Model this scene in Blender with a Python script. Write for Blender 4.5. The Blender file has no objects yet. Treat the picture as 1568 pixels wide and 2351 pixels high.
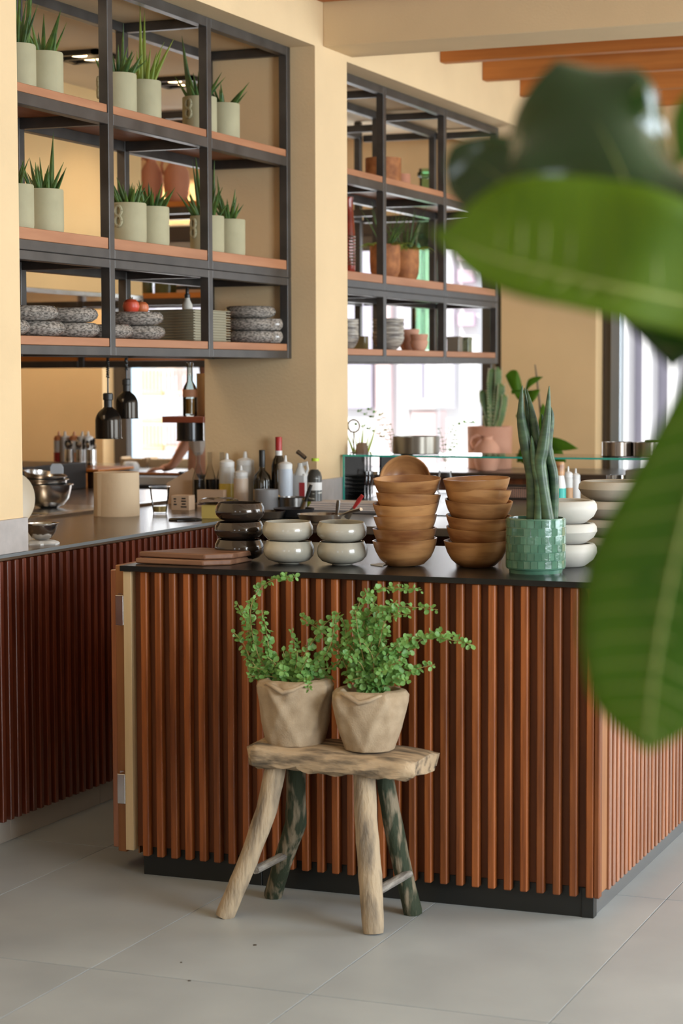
import bpy, bmesh, math, random
from mathutils import Vector, Matrix
random.seed(7)
R = random.Random(11)
C = bpy.context.scene.collection
sc = bpy.context.scene
# ------------------------------------------------------------------ camera
W, H, F = 1568, 2351, 4694.2
YAW, PITCH, ROLL = .3825, .067, -.0034
CAM = Vector((1.4357, -5.4159, 1.5))
fwd = Vector((-math.sin(YAW)*math.cos(PITCH), math.cos(YAW)*math.cos(PITCH), -math.sin(PITCH)))
r0 = Vector((math.cos(YAW), math.sin(YAW), 0)); u0 = r0.cross(fwd)
rgt = r0*math.cos(ROLL)+u0*math.sin(ROLL); upv = u0*math.cos(ROLL)-r0*math.sin(ROLL)
cd = bpy.data.cameras.new('camera'); cam = bpy.data.objects.new('camera', cd); C.objects.link(cam)
cam.matrix_world = Matrix(((rgt.x, upv.x, -fwd.x, CAM.x), (rgt.y, upv.y, -fwd.y, CAM.y), (rgt.z, upv.z, -fwd.z, CAM.z), (0, 0, 0, 1)))
cd.sensor_fit = 'VERTICAL'; cd.sensor_height = 36; cd.lens = F/H*36; cd.clip_start = .05; cd.clip_end = 300
cd.dof.use_dof = True; cd.dof.focus_distance = 6.4; cd.dof.aperture_fstop = 4.0
sc.camera = cam
# ------------------------------------------------------------------ light
w = bpy.data.worlds.new('sky'); sc.world = w; w.use_nodes = True
wn = w.node_tree.nodes; wl = w.node_tree.links
bg = wn['Background']; bg.inputs['Color'].default_value = (.86, .93, 1, 1); bg.inputs['Strength'].default_value = 1.3
def lamp(name, kind, loc, rot, energy, color=(1, 1, 1), sx=1, sy=1):
    l = bpy.data.lights.new(name, kind); l.energy = energy; l.color = color
    if kind == 'AREA': l.shape = 'RECTANGLE'; l.size = sx; l.size_y = sy
    o = bpy.data.objects.new(name, l); C.objects.link(o); o.location = loc; o.rotation_euler = rot
    return o
PI = math.pi
sun = lamp('sun', 'SUN', (0, 0, 20), (math.radians(48), 0, math.radians(-22)), 4.5, (1, .95, .88)); sun.data.angle = .01
lamp('daylight_right', 'AREA', (5.15, -2.5, 1.8), (0, PI/2, 0), 305, (.83, .93, 1), 2.3, 2.9)
lamp('daylight_right_far', 'AREA', (5.15, 3.6, 1.75), (0, PI/2, 0), 300, (.84, .94, 1), 2.3, 4.6)
for _x in (-.6, 3.2): lamp('daylight_front', 'AREA', (_x, -9.25, 1.8), (PI/2, 0, 0), 15, (.84, .93, 1), .9, 1.9)
for _x in (-5.6, -4.4): lamp('kitchen_wall_fill', 'SPOT', (_x, 5.75, 2.9), (math.radians(14), 0, 0), 55, (1, .80, .55)).data.spot_size = 2.3  # added fill spots without fixtures, to brighten the far kitchen wall
lamp('daylight_kitchen', 'AREA', (-3.6, 6.66, 1.7), (-PI/2, 0, 0), 30, (.95, .98, 1), 2.4, 1.3)
sc.view_settings.view_transform = 'Standard'; sc.view_settings.look = 'None'
sc.view_settings.exposure = 0.22; sc.view_settings.gamma = 1; sc.view_settings.use_curve_mapping = False
try:
    sc.cycles.use_denoising = True; sc.cycles.max_bounces = 9; sc.cycles.transparent_max_bounces = 16
    sc.cycles.caustics_reflective = False; sc.cycles.caustics_refractive = False; sc.cycles.sample_clamp_indirect = 6
except Exception: pass
# ------------------------------------------------------------------ helpers
def ray(u, v): return rgt*((u-W/2)/F)-upv*((v-H/2)/F)+fwd
def at(u, v, x=None, y=None, z=None, t=None):            # the point of a plane seen at a pixel
    d = ray(u, v)
    if x is not None: t = (x-CAM.x)/d.x
    elif y is not None: t = (y-CAM.y)/d.y
    elif z is not None: t = (z-CAM.z)/d.z
    return CAM+d*t
def dist(p): return (Vector(p)-CAM).dot(fwd)
def px(n, p): return n*dist(p)/F                          # metres spanned by n pixels at p
def stand(u, v, rad, z=.935):                             # centre of a round foot whose front edge is seen at u, v
    p = at(u, v, z=z); d = ray(u, v); d.z = 0; d.normalize()
    return p+d*rad
class MB:
    def __init__(s): s.v = []; s.f = []; s.mi = []
    def add(s, vs, fs, m=0):
        n = len(s.v); s.v += [tuple(q) for q in vs]; s.f += [tuple(i+n for i in f) for f in fs]; s.mi += [m]*len(fs); return s
    def box(s, a, b, m=0, rz=0, piv=None):
        x0, y0, z0 = a; x1, y1, z1 = b
        vs = [(x0, y0, z0), (x1, y0, z0), (x1, y1, z0), (x0, y1, z0), (x0, y0, z1), (x1, y0, z1), (x1, y1, z1), (x0, y1, z1)]
        if rz:
            cx, cy = piv or ((x0+x1)/2, (y0+y1)/2); c, n = math.cos(rz), math.sin(rz)
            vs = [(cx+(x-cx)*c-(y-cy)*n, cy+(x-cx)*n+(y-cy)*c, z) for x, y, z in vs]
        return s.add(vs, [(0, 3, 2, 1), (4, 5, 6, 7), (0, 1, 5, 4), (1, 2, 6, 5), (2, 3, 7, 6), (3, 0, 4, 7)], m)
    def cbox(s, a, b, ch=.003, m=0):                      # chamfered box
        bm = bmesh.new(); bmesh.ops.create_cube(bm, size=1)
        for q in bm.verts: q.co = Vector(((a[i]+b[i])/2+q.co[i]*(b[i]-a[i]) for i in range(3)))
        bmesh.ops.bevel(bm, geom=bm.edges[:], offset=ch, segments=1, affect='EDGES', profile=.5)
        bm.verts.index_update(); s.add([q.co[:] for q in bm.verts], [[q.index for q in f.verts] for f in bm.faces], m); bm.free(); return s
    def lathe(s, prof, n=32, c=(0, 0, 0), m=0, sx=1, sy=1, fr=None, rz=0):
        vs = []; fs = []
        for k, (r, z) in enumerate(prof):
            for i in range(n):
                a = 2*PI*i/n+rz; rr = r*(fr(a, k/(len(prof)-1), z) if fr else 1)
                vs.append((c[0]+rr*math.cos(a)*sx, c[1]+rr*math.sin(a)*sy, c[2]+z))
        for k in range(len(prof)-1):
            for i in range(n):
                j = (i+1) % n; fs.append((k*n+i, k*n+j, (k+1)*n+j, (k+1)*n+i))
        if prof[0][0] > 1e-5: fs.append(tuple(range(n-1, -1, -1)))
        if prof[-1][0] > 1e-5: fs.append(tuple((len(prof)-1)*n+i for i in range(n)))
        return s.add(vs, fs, m)
    def tube(s, pts, rad, n=8, m=0, flat=1.0, cap=True):
        pts = [Vector(p) for p in pts]; rs = rad if isinstance(rad, (list, tuple)) else [rad]*len(pts)
        vs = []; fs = []; ref = None
        for k, p in enumerate(pts):
            t = (pts[min(k+1, len(pts)-1)]-pts[max(k-1, 0)])
            if t.length < 1e-9: t = Vector((0, 0, 1))
            t.normalize()
            if ref is None: ref = Vector((1, 0, 0)) if abs(t.x) < .8 else Vector((0, 1, 0))
            a = (ref-t*ref.dot(t)).normalized(); ref = a; b = t.cross(a)
            for i in range(n):
                q = 2*PI*i/n; vs.append(p+a*math.cos(q)*rs[k]+b*math.sin(q)*rs[k]*flat)
        for k in range(len(pts)-1):
            for i in range(n):
                j = (i+1) % n; fs.append((k*n+i, k*n+j, (k+1)*n+j, (k+1)*n+i))
        if cap: fs.append(tuple(range(n-1, -1, -1))); fs.append(tuple((len(pts)-1)*n+i for i in range(n)))
        return s.add(vs, fs, m)
    def prism(s, poly, z0, z1, m=0):
        n = len(poly); vs = [(x, y, z0) for x, y in poly]+[(x, y, z1) for x, y in poly]
        return s.add(vs, [tuple(range(n-1, -1, -1)), tuple(range(n, 2*n))]+[(i, (i+1) % n, (i+1) % n+n, i+n) for i in range(n)], m)
    def mesh(s, name, mats, ang=35):
        me = bpy.data.meshes.new(name); me.from_pydata(s.v, [], s.f); me.update()
        for m in (mats if isinstance(mats, (list, tuple)) else [mats]): me.materials.append(m)
        me.polygons.foreach_set('material_index', s.mi)
        me.polygons.foreach_set('use_smooth', [True]*len(me.polygons))
        me.set_sharp_from_angle(angle=math.radians(ang)); return me
def put(name, mb, mats, parent=None, ang=35):
    me = mb.mesh(name, mats, ang) if isinstance(mb, MB) else mb
    o = bpy.data.objects.new(name, me); C.objects.link(o); o.parent = parent; return o
def tag(o, label, cat, group=None, kind=None):
    o['label'] = label; o['category'] = cat
    if group: o['group'] = group
    if kind: o['kind'] = kind
    return o
def thing(name, label, cat, loc=(0, 0, 0), rz=0, group=None, rot=None):
    o = bpy.data.objects.new(name, None); C.objects.link(o); o.location = loc; o.rotation_euler = rot or (0, 0, rz)
    o.empty_display_size = .05; return tag(o, label, cat, group)
def single(name, mb, mats, label, cat, loc=(0, 0, 0), rz=0, group=None, rot=None, ang=35):
    o = put(name, mb, mats, None, ang); o.location = loc; o.rotation_euler = rot or (0, 0, rz); return tag(o, label, cat, group)
def struct(name, mb, mats, parent=None, ang=35):
    o = put(name, mb, mats, parent, ang)
    if parent is None: o['kind'] = 'structure'
    return o
def copy_tree(o, parent=None):
    c = o.copy(); C.objects.link(c); c.parent = parent
    for ch in [q for q in bpy.data.objects if q.parent == o]: copy_tree(ch, c)
    return c
def dup(o, loc, label, rz=0, rot=None, scale=None):
    c = copy_tree(o); c.location = loc; c.rotation_euler = rot or (0, 0, rz); c['label'] = label
    if scale: c.scale = scale if isinstance(scale, tuple) else (scale,)*3
    return c
# ------------------------------------------------------------------ materials
def mat(name, col, rough=.5, metal=0, var=.0, col2=None, nscale=8, stretch=(1, 1, 1), bump=0, bscale=60, rnd=0, spec=.5, trans=0, coat=0, ior=1.45, thin=None, sheen=0, detail=4, contrast=None, emit=None, estr=0, rvar=0):
    m = bpy.data.materials.new(name); m.use_nodes = True; n = m.node_tree.nodes; L = m.node_tree.links
    b = n['Principled BSDF']; b.inputs['Roughness'].default_value = rough; b.inputs['Metallic'].default_value = metal
    b.inputs['Specular IOR Level'].default_value = spec; b.inputs['IOR'].default_value = ior
    b.inputs['Transmission Weight'].default_value = trans; b.inputs['Coat Weight'].default_value = coat; b.inputs['Coat Roughness'].default_value = .2 if 'slat' in name else .04; b.inputs['Sheen Weight'].default_value = sheen
    base = (*col, 1); b.inputs['Base Color'].default_value = base
    if emit: b.inputs['Emission Color'].default_value = (*emit, 1); b.inputs['Emission Strength'].default_value = estr
    tc = n.new('ShaderNodeTexCoord'); mp = n.new('ShaderNodeMapping'); mp.inputs['Scale'].default_value = stretch
    L.new(tc.outputs['Object'], mp.inputs['Vector']); out = None
    oi = n.new('ShaderNodeObjectInfo')
    if col2 or var or rnd:
        vadd = n.new('ShaderNodeVectorMath'); vadd.operation = 'ADD'; sca = n.new('ShaderNodeVectorMath'); sca.operation = 'SCALE'
        cmb = n.new('ShaderNodeCombineXYZ'); 
        for k in range(3): L.new(oi.outputs['Random'], cmb.inputs[k])
        L.new(cmb.outputs[0], sca.inputs[0]); sca.inputs['Scale'].default_value = 37.
        L.new(mp.outputs[0], vadd.inputs[0]); L.new(sca.outputs[0], vadd.inputs[1])
        nz = n.new('ShaderNodeTexNoise'); nz.inputs['Scale'].default_value = nscale; nz.inputs['Detail'].default_value = detail
        L.new(vadd.outputs[0], nz.inputs['Vector'])
        rp = n.new('ShaderNodeValToRGB'); lo, hi = contrast or (.3, .7)
        rp.color_ramp.elements[0].position = lo; rp.color_ramp.elements[1].position = hi
        c2 = col2 or tuple(c*(1-var) for c in col); c1 = col if col2 else tuple(min(1, c*(1+var)) for c in col)
        rp.color_ramp.elements[0].color = (*c2, 1); rp.color_ramp.elements[1].color = (*c1, 1)
        L.new(nz.outputs['Fac'], rp.inputs['Fac']); out = rp.outputs['Color']
        if rnd:
            hs = n.new('ShaderNodeHueSaturation'); mr = n.new('ShaderNodeMapRange')
            mr.inputs['To Min'].default_value = 1-rnd; mr.inputs['To Max'].default_value = 1+rnd
            L.new(oi.outputs['Random'], mr.inputs['Value']); L.new(mr.outputs[0], hs.inputs['Value']); L.new(out, hs.inputs['Color']); out = hs.outputs['Color']
        L.new(out, b.inputs['Base Color'])
        if rvar:
            mr2 = n.new('ShaderNodeMapRange'); mr2.inputs['To Min'].default_value = rough-rvar; mr2.inputs['To Max'].default_value = rough+rvar
            L.new(nz.outputs['Fac'], mr2.inputs['Value']); L.new(mr2.outputs[0], b.inputs['Roughness'])
    if bump:
        bz = n.new('ShaderNodeTexNoise'); bz.inputs['Scale'].default_value = bscale; bz.inputs['Detail'].default_value = 5
        bn = n.new('ShaderNodeBump'); bn.inputs['Strength'].default_value = bump; bn.inputs['Distance'].default_value = .004
        L.new(mp.outputs[0], bz.inputs['Vector']); L.new(bz.outputs['Fac'], bn.inputs['Height']); L.new(bn.outputs['Normal'], b.inputs['Normal'])
    if thin:                                              # translucent leaf
        tl = n.new('ShaderNodeBsdfTranslucent'); mx = n.new('ShaderNodeMixShader'); mx.inputs[0].default_value = thin[1]
        tl.inputs['Color'].default_value = (*thin[0], 1); L.new(b.outputs[0], mx.inputs[1]); L.new(tl.outputs[0], mx.inputs[2])
        L.new(mx.outputs[0], n['Material Output'].inputs['Surface'])
    return m
def glassmat(name, col=(1, 1, 1), rough=.0, tint=.9, blend=.12):
    m = bpy.data.materials.new(name); m.use_nodes = True; n = m.node_tree.nodes; L = m.node_tree.links; n.remove(n['Principled BSDF'])
    t = n.new('ShaderNodeBsdfTransparent'); t.inputs['Color'].default_value = (*[c*tint for c in col], 1)
    g = n.new('ShaderNodeBsdfGlossy'); g.inputs['Roughness'].default_value = rough+.03
    lw = n.new('ShaderNodeLayerWeight'); lw.inputs['Blend'].default_value = blend
    mx = n.new('ShaderNodeMixShader'); L.new(lw.outputs['Fresnel'], mx.inputs[0]); L.new(t.outputs[0], mx.inputs[1]); L.new(g.outputs[0], mx.inputs[2])
    L.new(mx.outputs[0], n['Material Output'].inputs['Surface']); return m
plaster = mat('plaster_wall', (.74, .55, .325), .92, var=.04, nscale=3, bump=.25, bscale=90)
plaster_k = mat('plaster_kitchen', (.76, .53, .28), .9, var=.05, nscale=2, bump=.15, bscale=80)
hoodmat = mat('plaster_hood', (.86, .62, .31), .85, var=.04, nscale=2, bump=.1)
ceilmat = mat('ceiling_paint', (.82, .70, .52), .9, var=.03, nscale=2)
stone_base = mat('stone_cladding', (.42, .38, .36), .6, var=.08, nscale=20, bump=.1, rnd=.04)
tilemat = mat('floor_porcelain', (.45, .485, .50), .42, col2=(.36, .39, .41), nscale=2.6, rnd=.025, bump=.04, bscale=25, detail=8, rvar=.06)
grout = mat('grout', (.22, .20, .19), .9)
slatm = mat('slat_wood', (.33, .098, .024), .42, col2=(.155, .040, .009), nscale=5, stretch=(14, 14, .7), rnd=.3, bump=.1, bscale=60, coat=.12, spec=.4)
slats_ = mat('slat_wood_gloss_lit', (.40, .15, .06), .34, col2=(.24, .08, .03), nscale=5, stretch=(14, 14, .7), rnd=.2, coat=1, spec=.8)  # same slat wood, side brightness put into a lighter colour and stronger coat
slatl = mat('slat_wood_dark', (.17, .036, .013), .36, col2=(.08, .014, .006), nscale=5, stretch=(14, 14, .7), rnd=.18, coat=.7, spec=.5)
backm = mat('slat_backing', (.20, .055, .013), .6, col2=(.11, .03, .007), nscale=4, stretch=(10, 10, .6))
panelw = mat('panel_wood', (.36, .16, .06), .45, col2=(.26, .10, .035), nscale=4, stretch=(9, 9, .6))
creamw = mat('pale_edge_wood', (.62, .46, .27), .5, col2=(.52, .37, .20), nscale=4, stretch=(9, 9, .6))
black = mat('black_slab', (.012, .012, .012), .26, spec=.3, var=.3, nscale=12, bump=.05)
plinthb = mat('black_plinth', (.012, .013, .012), .35)
plinthg = mat('plinth_steel', (.25, .26, .27), .3, metal=.8)
plinthl = mat('stone_plinth', (.47, .42, .37), .6, var=.06, nscale=6)
frame = mat('shelf_steel', (.07, .064, .06), .38, metal=.4, var=.25, nscale=9, stretch=(1, 1, 1), rvar=.06)
shelfw = mat('shelf_wood', (.44, .20, .10), .5, col2=(.34, .14, .065), nscale=3, stretch=(8, .8, 8), rnd=.08)
shelfo = mat('orange_shelf_wood', (.62, .22, .04), .45, col2=(.5, .16, .03), nscale=3, stretch=(.8, 8, 8))
rafterm = mat('rafter_wood', (.60, .21, .045), .5, col2=(.40, .12, .022), nscale=3, stretch=(.5, 7, 7), rnd=.1, bump=.1)
brown_top = mat('brown_worktop', (.13, .085, .055), .22, col2=(.09, .058, .038), nscale=5, stretch=(1, 1, 1), bump=.12, bscale=18)
steel = mat('brushed_steel', (.62, .61, .60), .22, metal=1, var=.06, nscale=14, rvar=.05)
dsteel = mat('dark_steel', (.22, .21, .20), .28, metal=1)
white = mat('white_plastic', (.78, .78, .77), .4)
potm = mat('sage_pot', (.40, .37, .235), .75, var=.06, nscale=14, bump=.1, bscale=70, rnd=.04)
soil = mat('soil', (.05, .035, .02), .95, var=.4, nscale=40, bump=.6)
aloe = mat('succulent_leaf', (.15, .25, .05), .42, col2=(.03, .085, .03), nscale=22, rnd=.25, thin=((.2, .35, .05), .08))
aloey = mat('yellow_green_leaf', (.33, .40, .06), .45, col2=(.2, .3, .05), nscale=20, rnd=.15, thin=((.5, .6, .1), .15))
stone_dish = mat('speckled_glaze', (.42, .38, .34), .16, col2=(.11, .10, .09), nscale=150, stretch=(.6, .6, 1.4), contrast=(.38, .62), coat=.4)
traym = mat('khaki_tray', (.38, .34, .24), .5, var=.05, nscale=10)
terra = mat('terracotta', (.60, .27, .16), .75, col2=(.52, .22, .13), nscale=6, bump=.08)
terral = mat('terracotta_pale', (.70, .38, .26), .8, col2=(.60, .30, .20), nscale=5, bump=.06)
cork = mat('brown_earthenware', (.46, .18, .06), .7, col2=(.22, .075, .025), nscale=22, bump=.2)
bowlwood = mat('bowl_wood', (.50, .255, .10), .36, col2=(.20, .075, .026), nscale=4, stretch=(1.6, 1.6, 9), rnd=.12, coat=.2, detail=8, contrast=(.3, .62))
boardw = mat('board_wood', (.28, .14, .08), .5, col2=(.17, .075, .04), nscale=4, stretch=(1, 9, 9), rnd=.1)
blackglaze = mat('black_bronze_glaze', (.035, .027, .022), .17, metal=.45, col2=(.05, .034, .025), nscale=7, coat=.5)
greyglaze = mat('grey_cream_glaze', (.50, .47, .40), .2, col2=(.34, .32, .26), nscale=7, coat=.5)
greyin = mat('grey_bowl_rim', (.20, .17, .13), .3)
whitebowl = mat('matt_white_bowl', (.57, .54, .485), .55, var=.03, nscale=6)
whitebowl_in = mat('bowl_grey_inside', (.10, .10, .11), .4)
beigebowl = mat('matt_beige_bowl', (.48, .43, .35), .55, var=.03, nscale=6)
greentile = mat('green_tile_glaze', (.10, .23, .16), .13, col2=(.055, .15, .10), nscale=14, rnd=.14, coat=.6, bump=.25, bscale=40)
snake = mat('snake_leaf', (.085, .155, .075), .4, col2=(.018, .045, .028), nscale=22, stretch=(.5, .5, 2.2), rnd=.15)
burlap = mat('burlap', (.46, .35, .235), .95, col2=(.36, .265, .17), nscale=30, bump=.35, bscale=260, rnd=.03)
leafg = mat('herb_leaf', (.26, .47, .14), .45, col2=(.13, .31, .08), nscale=30, rnd=.1, thin=((.35, .6, .12), .25))
stemm = mat('herb_stem', (.35, .27, .10), .6)
driftw = mat('weathered_wood', (.48, .35, .22), .85, col2=(.11, .085, .06), nscale=11, stretch=(.8, 3.4, 3.4), bump=1, bscale=36, contrast=(.34, .56), detail=8)
driftl = mat('weathered_leg_wood', (.47, .36, .24), .85, col2=(.17, .135, .10), nscale=9, stretch=(4, 4, .8), bump=1, bscale=34, contrast=(.3, .58), detail=8)
driftg = mat('green_painted_wood', (.035, .048, .026), .8, col2=(.27, .22, .15), nscale=11, stretch=(4, 4, .9), bump=.9, bscale=34, contrast=(.38, .52), detail=10)
driftw2 = mat('grey_stretcher_wood', (.46, .43, .38), .9, col2=(.14, .12, .11), nscale=14, stretch=(6, 1, 6), bump=.8, bscale=40)
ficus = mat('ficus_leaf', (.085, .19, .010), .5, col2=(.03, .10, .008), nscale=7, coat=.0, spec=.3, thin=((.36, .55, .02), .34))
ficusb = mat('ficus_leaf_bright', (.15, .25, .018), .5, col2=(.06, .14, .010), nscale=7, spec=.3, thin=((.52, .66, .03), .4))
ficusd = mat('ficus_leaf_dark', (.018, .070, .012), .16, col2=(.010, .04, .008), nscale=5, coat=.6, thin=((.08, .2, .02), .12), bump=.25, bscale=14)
vein = mat('leaf_vein', (.30, .36, .09), .5)
bark = mat('bark', (.22, .16, .10), .9, var=.2, nscale=20, bump=.5)
glass = glassmat('clear_glass')
paneg = glassmat('window_glass', (1, 1, 1), 0, .96, .05)
gedge = mat('glass_edge_teal', (.02, .45, .36), .15, trans=.2, coat=.5)
ggreen = glassmat('green_glass', (.78, .92, .80), .02, .97, .3)
gdark = mat('dark_bottle_glass', (.018, .014, .008), .08, coat=.8)
gamber = mat('amber_liquid', (.75, .38, .05), .2, trans=.5)
skin_m = mat('skin', (.52, .26, .17), .55, var=.05, nscale=9)
cloth = mat('cotton_cloth', (.62, .56, .54), .9, var=.05, nscale=9, bump=.2)
paper = mat('kraft_paper_towel', (.62, .47, .31), .9, var=.04, nscale=9, bump=.25, bscale=40)
card = mat('cardboard', (.52, .36, .24), .85, var=.04, nscale=9)
red = mat('red_paint', (.45, .03, .03), .35)
blackp = mat('black_plastic', (.02, .02, .02), .35)
lime = mat('lime_plastic', (.55, .75, .05), .4)
yellowl = mat('yellow_sauce', (.72, .55, .10), .3, trans=.1)
orangel = mat('orange_sauce', (.8, .33, .14), .4)
teal = mat('teal_label', (.02, .42, .36), .4)
bluep = mat('blue_plastic', (.04, .22, .62), .4)
palebl = mat('pale_blue_plastic', (.55, .62, .72), .4)
brass = mat('brass', (.75, .5, .2), .25, metal=1)
framew = mat('window_aluminium', (.10, .085, .075), .35, metal=.4)
framel = mat('window_aluminium_light', (.35, .38, .40), .3, metal=.6)
# ------------------------------------------------------------------ setting
XW = -1.97; YP = 2.762; ZC = .935; SOF = 2.905
fl = struct('floor', MB().box((-7, -9.4, -.12), (5.4, 6.5, -.006)), grout)
tw, td, tx, ty, gp = .602, 1.1978, -1.0602, -.9252, .0013
tm = MB().cbox((gp, gp*1.9, -.006), (tw-gp, td-gp*1.9, 0), .0005).mesh('tile', tilemat)
for i in range(-2, 6):
    for j in range(-2, 6):
        if (i < -1 and j < 0): continue
        o = put('tile', tm, None, fl); o.location = (tx+i*tw, ty+j*td, 0)
# dining side wall: two piers and the header over the openings
wb = MB()
wb.box((-2.504, -3.2, ZC+.001), (XW, .30, 3.3)).box((-2.504, YP, ZC+.001), (XW, 3.13, 3.3))
wb.box((-2.504, .30, SOF), (XW, YP, 3.3)).box((-2.504, 3.13, SOF-.017), (XW, 6.5, 3.3))
wb.box((-2.504, -9.4, 0), (XW, -3.2, 3.3))
wl_ = struct('wall_left', wb, plaster)
for (y0, y1) in ((-.62, -.31), (-.308, .004), (.006, .312)):
    put('stone_tile', MB().cbox((XW-.02, y0, ZC+.001), (-1.958, y1, 1.045), .002), stone_base, wl_)
put('stone_tile', MB().cbox((XW-.5, YP-.012, ZC+.001), (-1.958, YP-.001, 1.045), .002), stone_base, wl_)
for (y0, y1) in ((YP-.012, 2.93), (2.932, 3.135)):
    put('stone_tile', MB().cbox((XW-.0, y0, ZC+.001), (-1.958, y1, 1.045), .002), stone_base, wl_)
# far wall with two windows
fw = MB(); Y0, Y1 = 6.5, 6.74
def wx(z0, z1, x0, x1): fw.box((x0, Y0, z0), (x1, Y1, z1))
WX = (-5.05, -2.31); WX2 = (-1.72, 2.6)
wx(0, 3.3, -7, WX[0]); wx(0, 3.3, WX[1], WX2[0]); wx(0, 3.3, WX2[1], 5.4)
wx(0, .80, *WX); wx(2.47, 3.3, *WX); wx(0, .05, *WX2); wx(2.47, 3.3, *WX2)
struct('wall_back', fw, plaster_k)
def window(name, x0, x1, z0, z1, mull=()):
    w_ = struct(name, MB().box((x0+.05, Y1-.035, z0+.04), (x1-.05, Y1-.03, z1-.04)), paneg)
    e = .06
    f = put('window_frame', MB().cbox((x0, Y1-.07, z0), (x0+e, Y1, z1)).cbox((x1-e, Y1-.07, z0), (x1, Y1, z1)).cbox((x0, Y1-.07, z0), (x1, Y1, z0+e)).cbox((x0, Y1-.07, z1-e*1.5), (x1, Y1, z1)), framew, w_)
    for m_, wd in mull:
        put('mullion', MB().cbox((m_-wd/2, Y1-.08, z0), (m_+wd/2, Y1-.01, z1)), framew, w_)
    return w_
w1 = window('window_1', WX[0], WX[1], .80, 2.47, ())
put('sliding_stile', MB().cbox((-2.48, Y1-.10, .80), (-2.415, Y1-.02, 2.47)), framew, w1)
put('sliding_stile', MB().cbox((-2.415, Y1-.12, .80), (-2.385, Y1-.02, 2.47)), framel, w1)
put('sliding_stile', MB().cbox((-2.385, Y1-.10, .80), (-2.31, Y1-.02, 2.47)), framew, w1)
put('window_head', MB().cbox((WX[0], Y1-.06, 2.28), (WX[1], Y1-.01, 2.47)), framew, w1)
put('window_stile', MB().cbox((WX[0]+.0, Y1-.09, .8), (WX[0]+.10, Y1-.02, 2.3)), framew, w1)
w2 = window('window_2', WX2[0], WX2[1], .05, 2.47, ((.4, .08), (1.6, .08)))
put('sliding_stile', MB().cbox((-1.66, Y1-.12, .05), (-1.60, Y1-.02, 2.47)), framel, w2)
# other walls, with big openings for daylight
def holed(name, x0, y0, x1, y1, th, ax, holes, zt=3.3):
    m = MB()
    a0, a1 = (y0, y1) if ax == 'y' else (x0, x1)
    cur = a0
    for (h0, h1, z0, z1) in holes:
        for (p0, p1, q0, q1) in ((cur, h0, 0, zt), (h0, h1, 0, z0), (h0, h1, z1, zt)):
            m.box((x0, p0, q0), (x0+th, p1, q1)) if ax == 'y' else m.box((p0, y0, q0), (p1, y0+th, q1))
        cur = h1
    m.box((x0, cur, 0), (x0+th, a1, zt)) if ax == 'y' else m.box((cur, y0, 0), (a1, y0+th, zt))
    return struct(name, m, plaster)
holed('wall_right', 5.2, -9.4, 5.2, 6.5, .2, 'y', [(-4.05, -1.15, .5, 2.95), (1.3, 5.9, .5, 2.9)])
holed('wall_front', -1.97, -9.4, 5.2, -9.4, .2, 'x', [(-1.1, -.1, .8, 2.8), (2.7, 3.7, .8, 2.8)])
struct('wall_kitchen', MB().box((-7, -3.4, 0), (-6.85, 6.5, 3.3)).box((-6.85, -3.4, 0), (-2.504, -3.25, 3.3)), plaster_k)
# ceilings
ce = struct('ceiling', MB().box((XW, -9.4, 3.165), (5.4, 6.5, 3.4)), ceilmat)
struct('ceiling_kitchen', MB().box((-7, -3.4, 2.96), (-2.504, 6.5, 3.4)), ceilmat)
for k in range(-9, 4):
    y = 4.39+.6845*k
    if abs(y-3.02) < .12: continue
    put('rafter', MB().cbox((XW, y-.0, 3.06 if k > 0 or k < -1 else 3.06), (5.2, y+.075, 3.165), .004), rafterm, ce)
put('rafter', MB().cbox((XW, 2.775, 3.10), (5.2, 2.84, 3.165), .004), rafterm, ce)
struct('trim_1', MB().cbox((XW, 2.855, 2.915), (5.2, 3.19, 3.165), .003), plaster)
# plastered extraction hood in the kitchen
hd = MB().box((-4.9, -1.5, 1.93), (-3.69, 4.46, 2.96))
ho = single('extraction_hood', hd, hoodmat, 'large boxy plastered extraction hood over the cooking line behind the left shelves', 'hood')
put('hood_rim', MB().cbox((-4.9, -1.5, 1.905), (-3.686, 4.464, 1.93), .003), steel, ho)
# recessed square kitchen lights
ltm = mat('lamp_glow', (1, .8, .5), .5, emit=(1, .66, .34), estr=9)
for k, (y, lab) in enumerate(((2.90, 'square black framed recessed ceiling light left of the tall shelf post'), (3.80, 'square black framed recessed ceiling light over the two middle pots'))):
    t = thing('ceiling_light', lab, 'ceiling light', (-3.16 if k == 0 else -3.13, y, 2.96), group='recessed kitchen ceiling lights')
    m = MB(); e = .13
    for a, b in (((-e, -e), (e, -e+.03)), ((-e, e-.03), (e, e)), ((-e, -e), (-e+.03, e)), ((e-.03, -e), (e, e)), ((-e, -.012), (e, .012))): m.box((*a, -.022), (*b, 0))
    put('frame', m, blackp, t)
    for s in (-1, 1):
        put('lamp_lens', MB().lathe([(.001, -.016), (.034, -.016), (.04, -.002)], 20, (0, s*.055, 0)), ltm, t)
        put('reflector', MB().box((-e+.03, s*.06-.045, -.004), (e-.03, s*.06+.045, -.001)), dsteel, t)
    l = lamp('kitchen_downlight', 'SPOT', (-3.16, y, 2.93), (0, 0, 0), 16, (1, .80, .58)); l.data.spot_size = 2.4; l.data.shadow_soft_size = .06; l.data.spot_blend = .6
lamp('kitchen_fill', 'AREA', (-3.1, -.8, 2.9), (0, math.radians(-12), 0), 25, (1, .84, .62), .5, 2.4)  # added unseen fill for the kitchen, no fixture here
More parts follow.
